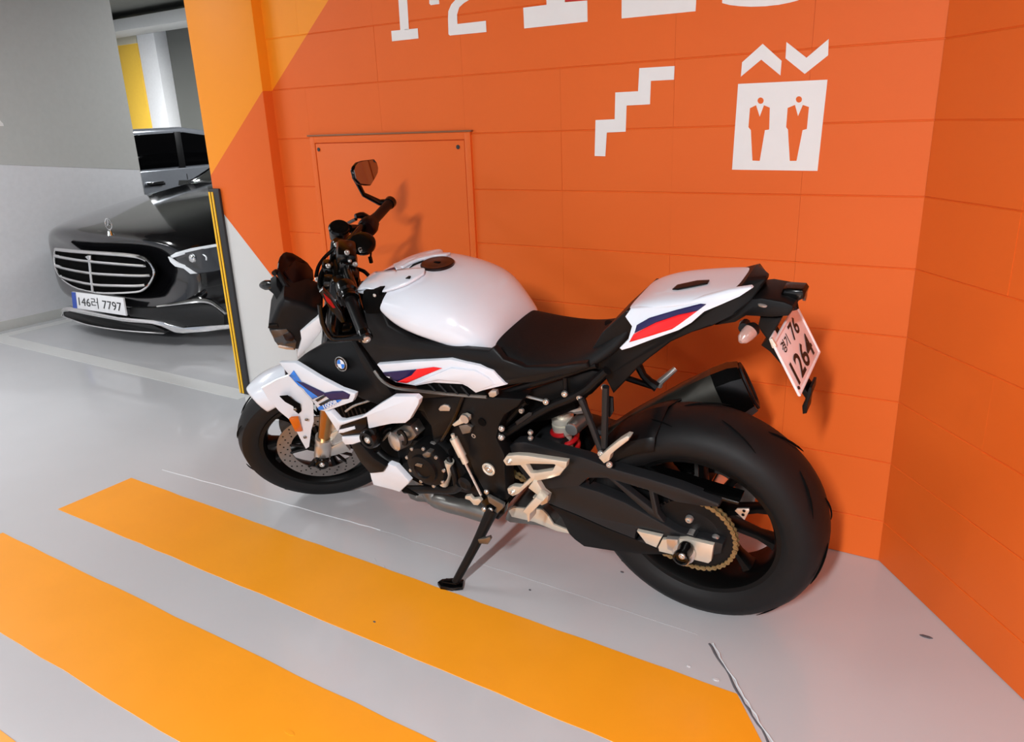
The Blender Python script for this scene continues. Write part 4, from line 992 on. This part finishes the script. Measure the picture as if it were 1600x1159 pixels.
part('amber_reflector', 'r4', [(312, 735), (325, 727), (362, 724), (385, 795), (375, 799), (345, 800)], .110, .008, 'amber', .002, parent=mf, fn=F, n=YF, label='amber side reflector')
for x, y in ((405, 733), (397, 827), (345, 678)): MB().bolt(F(*Z('r4', [(x, y)])[0], .1075), YF, .006, .004).obj('bolt', M['steelp'], mf)
# headlight
part('steering_head_filler', 'r4', [(470, 160), (560, 60), (660, 40), (720, 180), (700, 330), (600, 345), (500, 335)], .04, .08, 'dark', .004)  # dark block added to fill the gap between the bars
hs_ = MB().plate(PB('r4', [(200, 252), (215, 215), (250, 140), (282, 92), (330, 108), (400, 130), (480, 165), (490, 200), (430, 275), (370, 372), (345, 372), (255, 362), (238, 338), (205, 275)], .075, F), YF * -.15, .032, 5).obj('headlight_shell', M['blackpl'], bike, 50)
part('headlight_lens', 'r4', [(212, 258), (300, 254), (352, 320), (345, 366), (255, 340), (235, 318)], .078, .006, 'lens', .002, parent=hs_, fn=F, n=YF)
part('daylight_strip', 'r4', [(252, 342), (262, 338), (335, 352), (338, 364), (300, 362), (256, 352)], .080, .003, 'alloy', .001, parent=hs_, fn=F, n=YF)
part('headlight_lens', 'r4', [(280, 285), (318, 270), (342, 300), (330, 318), (295, 315)], .0795, .002, 'redgl', .0005, parent=hs_, fn=F, n=YF)
part('headlight_cheek', 'r4', [(372, 270, .085), (440, 215, .09), (488, 182, .092), (500, 215, .092), (480, 275, .092), (420, 350, .09), (362, 406, .085), (355, 395, .085), (378, 310, .085)], .09, .02, 'white', .006, fn=F, n=YF)
part('light_brow', 'r4', [(200, 250), (205, 232), (250, 226), (258, 245)], .078, .01, 'frame', .002, fn=F, n=YF)
# flyscreen and dash


def Fpl(c, pts, P0, n):
    o = []
    for p in Z(c, pts):
        d = RMI @ (MBI @ ray(*p)); s_ = (V(P0) - OF).dot(V(n)) / d.dot(V(n)); o.append(SF(OF + d * s_))
    return o


nS = V((-.80, .25, .50)).normalized(); P0 = V((-.13, 0, .66)); nb = RMF @ nS
scr = Fpl('r3', [(345, 890), (352, 830), (365, 790), (385, 765), (405, 757), (450, 765), (510, 800), (560, 835), (600, 890), (606, 955), (560, 1020), (490, 1078), (400, 1000)], P0, nS)
so = MB().plate(scr, nb * -.006, .002).obj('flyscreen', M['skirt'], bike)
MB().tube(Fpl('r3', [(315, 915), (345, 905), (400, 1000), (490, 1085), (530, 1110)], P0 + nS * .004, nS), .0085, 10, 3).obj('screen_rim', M['frame'], so)
MB().plate(Fpl('r3', [(330, 920), (480, 1075), (610, 960), (640, 1000), (560, 1110), (480, 1130), (380, 1080), (335, 1000)], P0 - nS * .012, nS), nb * -.03, .006).obj('screen_bracket', M['frame'], bike)
MB().plate(Fpl('r3', [(395, 900), (470, 820), (560, 850), (595, 905), (590, 960), (500, 1050)], P0 + nS * .008, nS), nb * -.006, .002).obj('dash_screen', M['redgl'], so)
ind0 = Fq(*Z('r3', [(330, 995)])[0], -.11); ind1 = Fq(*Z('r3', [(228, 1000)])[0], -.17)
b_ = MB().tube([SF(ind0), SF(ind0.lerp(ind1, .3)), SF(ind0.lerp(ind1, .7)), SF(ind1)], [.008, .016, .017, .010], 14, 3).obj('indicator', M['gloss'], bike)
MB().tube([SF(ind0.lerp(ind1, .15)), SF((-.10, -.085, .56)), SF((-.14, -.06, .50))], .008, 8, 3).obj('indicator_stem', M['frame'], b_)
MB().tube(PB('r3', [(285, 1020, -.13), (320, 1050, -.11), (350, 1080, -.10)], -.1, F), .007, 8).obj('indicator_stem', M['frame'], b_)
# yokes, bar and controls
G = lambda x, y, yy: F(*Z('r3', [(x, y)])[0], yy)
for a, th_ in ((.60, .04), (.745, .03)):
    c_ = fk(a, 0, -.02); axs = (RMF @ V((SA.z, 0, -SA.x)), YF, RMF @ SA)
    MB().box(c_, (.075, .25, th_), .012, axs).obj('fork_yoke', M['gloss'], bike)
hb = [SF(V(p)) for p in ((-.385, .36, .688), (-.372, .24, .712), (-.36, .15, .722), (-.345, .06, .715), (-.345, -.06, .712), (-.37, -.14, .70), (-.405, -.23, .678), (-.472, -.36, .642))]
MB().tube(hb, .0125, 12, 4).obj('handlebar', M['gloss'], bike)
for s in (-1, 1):
    c_ = SF(V((-.345, .05 * s, .70))); MB().box(c_, (.045, .03, .06), .008, (RMF @ V((SA.z, 0, -SA.x)), YF, RMF @ SA)).obj('bar_clamp', M['gloss'], bike)
    MB().bolt(c_ + RMF @ SA * .03, RMF @ SA, .006, .006).obj('bolt', M['alloy'], bike)
# left grip from photograph
g0_, g1_ = F(546, 466, .235), F(568, 520, .365)
gr = MB().tube([g0_, g0_.lerp(g1_, .1), g0_.lerp(g1_, .9), g1_], [.019, .0165, .0165, .018], 16).obj('grip', M['frame'], bike)
gd = (g1_ - g0_).normalized()
be_ = MB().lathe(g1_, gd, [(0, 0), (.020, 0), (.021, .006), (.021, .020), (.017, .024), (0, .024)], 20).obj('bar_end', M['gloss'], bike)
MB().bolt(g1_ + gd * .024, gd, .012, .005).obj('bolt', M['alloy'], be_)
sw = MB().lathe(g0_ - gd * .055, gd, [(0, 0), (.026, 0), (.030, .01), (.030, .03), (.024, .036), (.024, .05), (.028, .056), (.028, .062), (0, .062)], 20).obj('switch_housing', M['gloss'], bike)
for k in range(7):
    a = k * .42 - 1.2; u = V((1, 0, 0)); u = (u - gd * u.dot(gd)).normalized(); w_ = gd.cross(u)
    MB().box(g0_ - gd * .006 + (u * math.cos(a) + w_ * math.sin(a)) * .031, (.005, .003, .02), .001, (u * math.cos(a) + w_ * math.sin(a), (w_ * math.cos(a) - u * math.sin(a)), gd)).obj('switch_rib', M['swing'], sw)
lev = PB('r4', [(560, 95, .2), (545, 200, .24), (545, 275, .30), (580, 300, .34), (690, 285, .36)], .3, F)
MB().tube(lev, [.010, .009, .008, .008, .007], 10, 4).obj('clutch_lever', M['gloss'], bike)
# right grip, throttle cluster
h0_, h1_ = G(1025, 545, -.235), G(1150, 408, -.37)
MB().tube([h0_, h0_.lerp(h1_, .1), h0_.lerp(h1_, .92), h1_], [.019, .0165, .0165, .018], 16).obj('grip', M['frame'], bike)
MB().lathe(h1_, (h1_ - h0_), [(0, -.004), (.020, -.004), (.021, .002), (.021, .016), (.016, .02), (0, .02)], 18).obj('bar_end', M['gloss'], bike)
sgm = MB().lathe(h0_ + (h0_ - h1_).normalized() * .05, (h1_ - h0_), [(0, 0), (.027, 0), (.032, .008), (.032, .03), (.026, .036), (.026, .05), (.022, .055), (0, .055)], 20).obj('switch_housing', M['redgl'], bike)
MB().lathe(G(790, 615, -.17), RMF @ V((-.3, .25, .9)), [(0, -.03), (.026, -.03), (.032, -.022), (.034, .012), (.035, .02), (.030, .026), (0, .027)], 24).obj('brake_reservoir', M['gloss'], bike)
MB().tube([G(860, 590, -.17), G(940, 600, -.2), G(1000, 590, -.22)], [.014, .018, .014], 12, 3).obj('brake_master_cylinder', M['gloss'], bike)
MB().tube([G(960, 640, -.13), G(900, 690, -.09), G(870, 700, -.06)], .016, 12, 3).obj('throttle_housing', M['gloss'], bike)
MB().lathe(G(960, 700, -.05), RMF @ V((-.25, .35, .9)), [(0, -.012), (.036, -.012), (.040, -.004), (.040, .008), (.030, .014), (0, .015)], 26).obj('phone_mount', M['gloss'], bike)
MB().tube([G(905, 500, -.24), G(960, 495, -.25), G(1020, 530, -.24)], [.008, .012, .009], 8, 3).obj('lever_pivot', M['gloss'], bike)
MB().tube([G(910, 520, -.24), G(830, 560, -.31), G(760, 580, -.36)], .006, 8, 3).obj('brake_lever', M['gloss'], bike)
wires = [([(1020, 735, -.03), (1018, 770, -.03), (1015, 800, -.03)], .003), ([(940, 780, -.04), (990, 765, -.04), (1015, 735, -.04)], .0025), ([(760, 730, -.08), (690, 790, -.06), (640, 860, -.03), (620, 940, .0)], .006), ([(920, 880, .02), (970, 900, .04), (1010, 940, .06)], .006),
         ([(780, 720, -.05), (740, 800, -.03), (700, 880, .02), (680, 1000, .06)], .005), ([(850, 780, .0), (880, 860, .04), (850, 960, .08), (800, 1040, .12)], .006), ([(700, 850, .0), (660, 920, .03), (650, 1010, .07), (700, 1090, .12)], .008), ([(900, 900, .05), (930, 980, .09), (920, 1060, .14), (860, 1110, .17)], .007)]
for ps, r_ in wires: MB().tube([G(*p) for p in ps], r_, 8, 5).obj('control_cable', M['gloss'], bike)
MB().box(G(1016, 815, -.03), (.010, .010, .022), .002).obj('cable_plug', M['gloss'], bike)
blk = [((840, 770, .0), (.06, .09, .05)), ((850, 870, .03), (.055, .07, .07)), ((720, 900, .0), (.05, .06, .06)), ((870, 950, .08), (.05, .06, .06)), ((740, 1000, .06), (.06, .05, .06)), ((820, 1060, .10), (.05, .05, .05))]
for (x, y, yy), sz in blk: MB().box(G(x, y, yy), sz, .012, (RMF @ V((SA.z, 0, -SA.x)), YF, RMF @ SA)).obj('control_block', M['gloss'], bike)
for x, y, yy in ((770, 708, -.06), (815, 715, -.05), (845, 765, .05), (785, 828, .03), (905, 850, .06), (710, 862, .03), (630, 960, .04), (745, 1040, .09), (745, 1010, .09), (940, 745, -.02)):
    MB().bolt(G(x, y, yy), RMF @ V((-.3, .55, .78)), .008, .006).obj('bolt', M['alloy'], bike)
MB().lathe(G(830, 1003, .13), RMF @ V((-.3, .6, .7)), [(0, 0), (.008, 0), (.007, .008), (0, .009)], 14).obj('preload_cap', M['anod_refl'], bike)
# mirrors on the bar ends
nM = V((-.88, .42, .12)).normalized(); PM = Fq(572, 268, -.37); nMb = RMF @ nM
gl = [(890, 165), (900, 135), (922, 108), (962, 95), (1045, 85), (1065, 110), (1075, 150), (1072, 185), (1052, 225), (1020, 277), (985, 276), (940, 268), (905, 228)]
mh = MB().plate(Fpl('r3', gl, PM - nM * .004, nM), nMb * -.014, .005, 2, both=True).obj('mirror', M['gloss'], bike, 50)
cgl = [(sum(p[0] for p in gl) / len(gl) + (p[0] - sum(q_[0] for q_ in gl) / len(gl)) * .93, sum(p[1] for p in gl) / len(gl) + (p[1] - sum(q_[1] for q_ in gl) / len(gl)) * .93) for p in gl]
MB().plate(Fpl('r3', cgl, PM - nM * .0025, nM), nMb * -.002).obj('mirror_glass', M['mirror'], mh)
MB().tube([G(1155, 400, -.385), G(1080, 400, -.385), G(965, 342, -.38), G(925, 265, -.375), G(895, 215, -.372)], [.014, .011, .0085, .0085, .008], 10, 0).obj('mirror_stalk', M['gloss'], bike)
ml = MB().plate(PB('r4', [(474, 58), (492, 42), (540, 90), (590, 165), (612, 218), (590, 222), (530, 150)], .37, F), YF * -.014, .004).obj('mirror', M['gloss'], bike)
MB().plate(PB('r4', [(495, 62), (532, 95), (560, 140), (545, 140), (512, 105)], .372, F), YF * -.002).obj('mirror_glass', M['anod_refl'], ml)  # red reflection in the folded mirror put into the glass colour
MB().tube(PB('r4', [(712, 292, .385), (650, 300, .38), (560, 305, .375), (525, 285, .372), (490, 215, .37), (475, 120, .37)], .37, F), [.012, .008, .007, .007, .007, .006], 10, 2).obj('mirror_stalk', M['gloss'], bike)
# ================================================================ saloon car in the bay
M['carblk'] = mat('black_car_paint', '101012', .12, 0, .9, .05)
M['carwin'] = mat('dark_car_glass', '050506', .05, 0, .6)
M['chrome'] = mat('chrome', 'E6E6E6', .12, 1.)
M['cargr'] = mat('car_black_plastic', '0A0A0B', .5)
M['carplate'] = mat('white_number_plate', 'E8E8EA', .4)
M['eublue'] = mat('blue_plate_band', '2E4FA8', .4)
M['carlens'] = mat('headlamp_glass', '26282B', .08, 0, .8)
M['drl'] = mat('clear_light_guide', 'EDF2F6', .2, 0, .5)
CXC, CY0 = -5.24, 2.86


def curv(x): return .22 * (min(abs(x), .95) / .93) ** 2.6


car = empty('car', loc=(CXC, CY0, 0)); tag(car, 'black saloon car with a chrome bar grille parked beside the grey pillar', 'car')
st = [(.02, .80, .27, .48, .69), (.022, .86, .24, .50, .74), (.05, .90, .21, .54, .775), (.25, .93, .20, .60, .815), (.55, .94, .20, .66, .872), (.95, .94, .20, .72, .935), (1.25, .93, .20, .76, .975), (1.42, .93, .20, .78, .99)]
rings = []
for (y, w, zb, zm, zt) in st:
    f_ = max(0, 1 - y / 1.3) ** 1.2
    h = [(0, zb), (w * .55, zb), (w * .92, zb + .03), (w, zb + .13), (w, zm), (w * .965, zm + (zt - zm) * .45), (w * .86, zm + (zt - zm) * .76), (w * .60, zt - .012), (w * .3, zt - .002), (0, zt)]
    rings.append([V((x, y + f_ * curv(x), z)) for x, z in h] + [V((-x, y + f_ * curv(x), z)) for x, z in h[-2:0:-1]])
cap0 = rings[0]
MB().loft(rings).obj('body', M['carblk'], car, sub=2)
# cabin, rear body
cb_ = [(1.30, .80, .96, .985), (1.45, .80, .90, 1.02), (2.10, .72, .90, 1.40), (2.6, .70, .90, 1.455), (3.4, .68, .90, 1.42), (4.3, .74, .90, 1.06)]
rg = []
for y, w, zb, zt in cb_: rg.append([V((x, y, z)) for x, z in ((w, zb), (w * .98, zb + (zt - zb) * .4), (w * .88, zt - .03), (w * .6, zt), (0, zt + .01), (-w * .6, zt), (-w * .88, zt - .03), (-w * .98, zb + (zt - zb) * .4), (-w, zb))])
MB().loft(rg).obj('cabin_glass', M['carwin'], car, sub=1)
rg = []
for y, w, zb, zt in ((1.40, .93, .2, .97), (2.5, .93, .2, .97), (3.6, .93, .2, .99), (4.6, .90, .25, 1.0), (4.9, .80, .35, .95)): rg.append([V((x, y, z)) for x, z in ((w * .9, zb), (w, zb + .15), (w, zt - .15), (w * .93, zt), (0, zt + .01), (-w * .93, zt), (-w, zt - .15), (-w, zb + .15), (-w * .9, zb))])
MB().loft(rg).obj('rear_body', M['carblk'], car)
for s in (-1, 1):
    for y in (.95, 3.9):
        wl = MB().lathe((s * .72, y, .33), (s, 0, 0), [(0, 0), (.32, 0), (.335, .03), (.335, .19), (.30, .21), (.23, .20), (.20, .17), (0, .17)], 32).obj('wheel', M['cargr'], car)
cl_ = V((CXC, CY0, 0))


def cp(px, py, off=0.):
    y = CY0 + .05
    for _ in range(30):
        p = pl(px, py, 1, y); y = y * .6 + .4 * (CY0 - .005 + curv(p.x - CXC) + max(0, min(p.z, .9) - .60) * .15 - off)
    return pl(px, py, 1, y) - cl_


def CP(c, pts, off=0.): return [cp(p[0], p[1], off) for p in Z(c, pts)]


def fan(pts, th=.02, grid=True):
    """thin curved skin from outline, with depth"""
    return MB().plate(pts, (0, th, 0))


G6 = [(38, 165), (180, 178), (420, 195), (640, 210), (780, 228), (840, 250), (890, 300), (918, 365), (905, 430), (868, 490), (820, 530), (760, 548), (560, 558), (400, 552), (250, 520), (150, 470), (80, 410), (45, 340), (28, 260)]
fan(CP('c6', G6, .015), .03).obj('grille_back', M['dark'], car)
gr_ = MB(); pts = CP('c6', G6, .022); gr_.tube(pts + [pts[0]], [.008] * (len(pts) + 1), 8, 2, 1); gr_.obj('grille_frame', M['chrome'], car)
MB().tube(CP('c6', [(38, 170), (180, 186), (420, 204), (640, 220), (780, 238), (850, 268)], .024), .011, 8, 3).obj('grille_frame', M['chrome'], car)
for bar in ([(40, 228), (160, 250), (350, 275), (600, 297), (800, 312), (850, 312)], [(45, 315), (160, 345), (350, 378), (600, 395), (800, 402), (885, 398)], [(85, 408), (180, 440), (380, 480), (600, 490), (760, 492), (840, 485)]):
    MB().tube(CP('c6', bar, .03), .0105, 8, 3).obj('grille_bar', M['chrome'], car)
    MB().tube(CP('c6', [(x, y + 8) for x, y in bar], .024), .009, 8, 3).obj('grille_bar', M['cargr'], car)
MB().tube(CP('c6', [(335, 225), (345, 300), (355, 400), (372, 545)], .034), .010, 8, 3).obj('grille_bar', M['chrome'], car)
MB().plate(CP('c6', [(300, 235), (325, 222), (352, 224), (350, 262), (335, 272)], .04), (0, .015, 0), .003).obj('grille_badge', M['chrome'], car)
# standing star on the bonnet
hp = pl(172, 362, 2, .835) - cl_
MB().lathe(hp, (0, 0, 1), [(0, -.02), (.018, -.02), (.012, .006), (.005, .012), (0, .012)], 16).obj('bonnet_ornament', M['chrome'], car)
sr = MB(); sc_ = hp + V((0, 0, .045))
sr.tube([sc_ + V((.032 * math.cos(a * math.pi / 12), 0, .032 * math.sin(a * math.pi / 12))) for a in range(25)], .0025, 6, cap=False)
for k in range(3): a = math.pi / 2 + k * 2 * math.pi / 3; sr.tube([sc_, sc_ + V((.032 * math.cos(a), 0, .032 * math.sin(a)))], [.005, .001], 6)
sr.obj('bonnet_star', M['chrome'], car)
# number plate
npz = CP('c6', [(182, 548), (640, 604), (668, 762), (196, 690)], .055)
npo = MB().plate(npz, (0, .012, 0), .002).obj('number_plate', M['carplate'], car)
A_, B_, C_, D_ = npz
ib = lambda u, v, o=.0015: (A_ * (1 - u) * (1 - v) + B_ * u * (1 - v) + C_ * u * v + D_ * (1 - u) * v) + V((0, -o, 0))
MB().plate([ib(0, 0), ib(.085, 0), ib(.085, 1), ib(0, 1)], (0, .001, 0)).obj('plate_band', M['eublue'], npo)
tv, tf = text_mesh('146러 7797'); x0 = min(p.x for p in tv); x1 = max(p.x for p in tv); y0 = min(p.y for p in tv); y1 = max(p.y for p in tv)
MB().add([ib(.13 + .82 * (p.x - x0) / (x1 - x0), .82 - .64 * (p.y - y0) / (y1 - y0), .002) for p in tv], tf).obj('plate_lettering', M['ink'], npo, flat=True, kind='stuff')
# headlamp
hl_ = MB().plate(CP('c6', [(1035, 235), (1060, 225), (1110, 195), (1250, 155), (1437, 122), (1600, 100), (1640, 200), (1620, 330), (1460, 365), (1300, 390), (1200, 360), (1110, 325), (1070, 300)], .012), (0, .05, 0), .006).obj('headlamp', M['carlens'], car)
MB().plate(CP('c6', [(1060, 228), (1110, 197), (1250, 158), (1437, 126), (1560, 106), (1560, 130), (1437, 152), (1290, 180), (1130, 232), (1080, 245)], .026), (0, .008, 0), .002).obj('light_guide', M['drl'], hl_)
MB().plate(CP('c6', [(1040, 235), (1062, 240), (1130, 290), (1200, 310), (1298, 385), (1240, 388), (1180, 340), (1105, 322), (1060, 280)], .026), (0, .008, 0), .002).obj('light_guide', M['drl'], hl_)
for x, y in ((1258, 250), (1350, 245)):
    MB().lathe(cp(*Z('c6', [(x, y)])[0], .018), (0, -1, 0), [(.038, 0), (.036, .008), (.030, .004), (.026, .010), (.014, .016), (0, .018)], 20).obj('projector_lens', M['chrome'], hl_)
MB().tube(CP('c6', [(1310, 185), (1380, 230), (1385, 265)], .028), .006, 6, 3).obj('light_guide', M['drl'], hl_)
# bumper chrome
lo_ = MB().plate(CP('c6', [(75, 755), (90, 700), (130, 678), (190, 688), (330, 722), (600, 775), (900, 800), (980, 815), (1050, 838), (1180, 868), (1400, 852), (1545, 842), (1640, 835), (1640, 872), (1545, 885), (1400, 900), (1180, 922), (1100, 912), (980, 858), (900, 838), (640, 815), (420, 775), (250, 742), (160, 722), (105, 730), (95, 765)], .03), (0, .03, 0), .006).obj('bumper_trim', M['chrome'], car)
MB().plate(CP('c6', [(100, 735), (160, 725), (250, 745), (420, 778), (640, 818), (900, 842), (1020, 900), (1010, 918), (800, 902), (560, 880), (330, 840), (200, 800), (120, 768)], .018), (0, .04, 0), .004).obj('lower_intake', M['cargr'], car)
MB().tube(CP('c6', [(100, 765), (200, 802), (330, 842), (560, 882), (800, 905), (1010, 917)], .026), .006, 8, 3).obj('bumper_trim', M['chrome'], car)
MB().tube(CP('c6', [(945, 678), (1100, 655), (1250, 632), (1350, 622), (1440, 640), (1520, 700), (1560, 740)], .028), [.006, .011, .016, .020, .018, .014, .01], 8, 3).obj('intake_fin', M['chrome'], car)
MB().plate(CP('c6', [(700, 690), (950, 690), (1250, 650), (1440, 660), (1540, 760), (1545, 838), (1180, 860), (1050, 830), (900, 795), (700, 770)], .012), (0, .03, 0), .004).obj('side_intake', M['cargr'], car)
# ================================================================ second car beyond the pillar
M['car2'] = mat('dark_silver_car_paint', 'A4A9B1', .2, .5, .8)
XF = -6.95
c2 = empty('car', loc=(XF - .9, 4.9, 0)); tag(c2, 'dark grey car seen side-on through the gap behind the black saloon', 'car')


def sp2(px, py, off=0): return pl(px, py, 0, XF + off) - V((XF - .9, 4.9, 0))


c2o = V((XF - .9, 4.9, 0))
side = [(2.55, .25), (7.3, .25), (7.35, .70), (7.1, .88), (6.1, 1.03), (2.9, 1.03), (2.5, .85)]
MB().plate([V((XF, y, z)) - c2o for y, z in side], (-1.8, 0, 0), .015, 3, both=True).obj('body', M['car2'], c2)
rl = [(3.1, 1.0), (3.75, 1.30), (4.35, 1.405), (5.0, 1.415), (5.6, 1.33), (6.5, 1.0)]
MB().plate([V((XF - .03, y, z)) - c2o for y, z in rl], (-1.72, 0, 0), .04, 3, both=True).obj('roof', M['car2'], c2)
wi = [(3.35, 1.035), (3.85, 1.27), (4.35, 1.352), (5.0, 1.365), (5.5, 1.29), (6.2, 1.05)]
w_ = MB().plate([V((XF - .022, y, z)) - c2o for y, z in wi], (-.01, 0, 0), .003).obj('side_window', M['carwin'], c2)
MB().box(V((XF - .018, 4.93, 1.2)) - c2o, (.012, .07, .34), .003).obj('window_pillar', M['cargr'], w_)
hd = pl(241, 286, 0, XF)
MB().box(hd - c2o + V((.012, 0, 0)), (.03, .19, .028), .010).obj('door_handle', M['chrome'], c2)
MB().box(hd - c2o + V((.0, .03, -.012)), (.006, .17, .028), .002).obj('handle_recess', M['cargr'], c2)
MB().box(V((XF + .001, 4.95, .66)) - c2o, (.004, .006, .62), 0).obj('door_gap', M['cargr'], c2)
for y in (3.3, 6.4): MB().lathe(V((XF - .19, y, .33)) - c2o, (1, 0, 0), [(0, 0), (.33, 0), (.335, .18), (.30, .205), (.22, .20), (.2, .17), (0, .17)], 28).obj('wheel', M['cargr'], c2)
MB().box(V((XF + .10, 5.75, 1.06)) - c2o, (.2, .12, .13), .04).obj('door_mirror', M['car2'], c2)
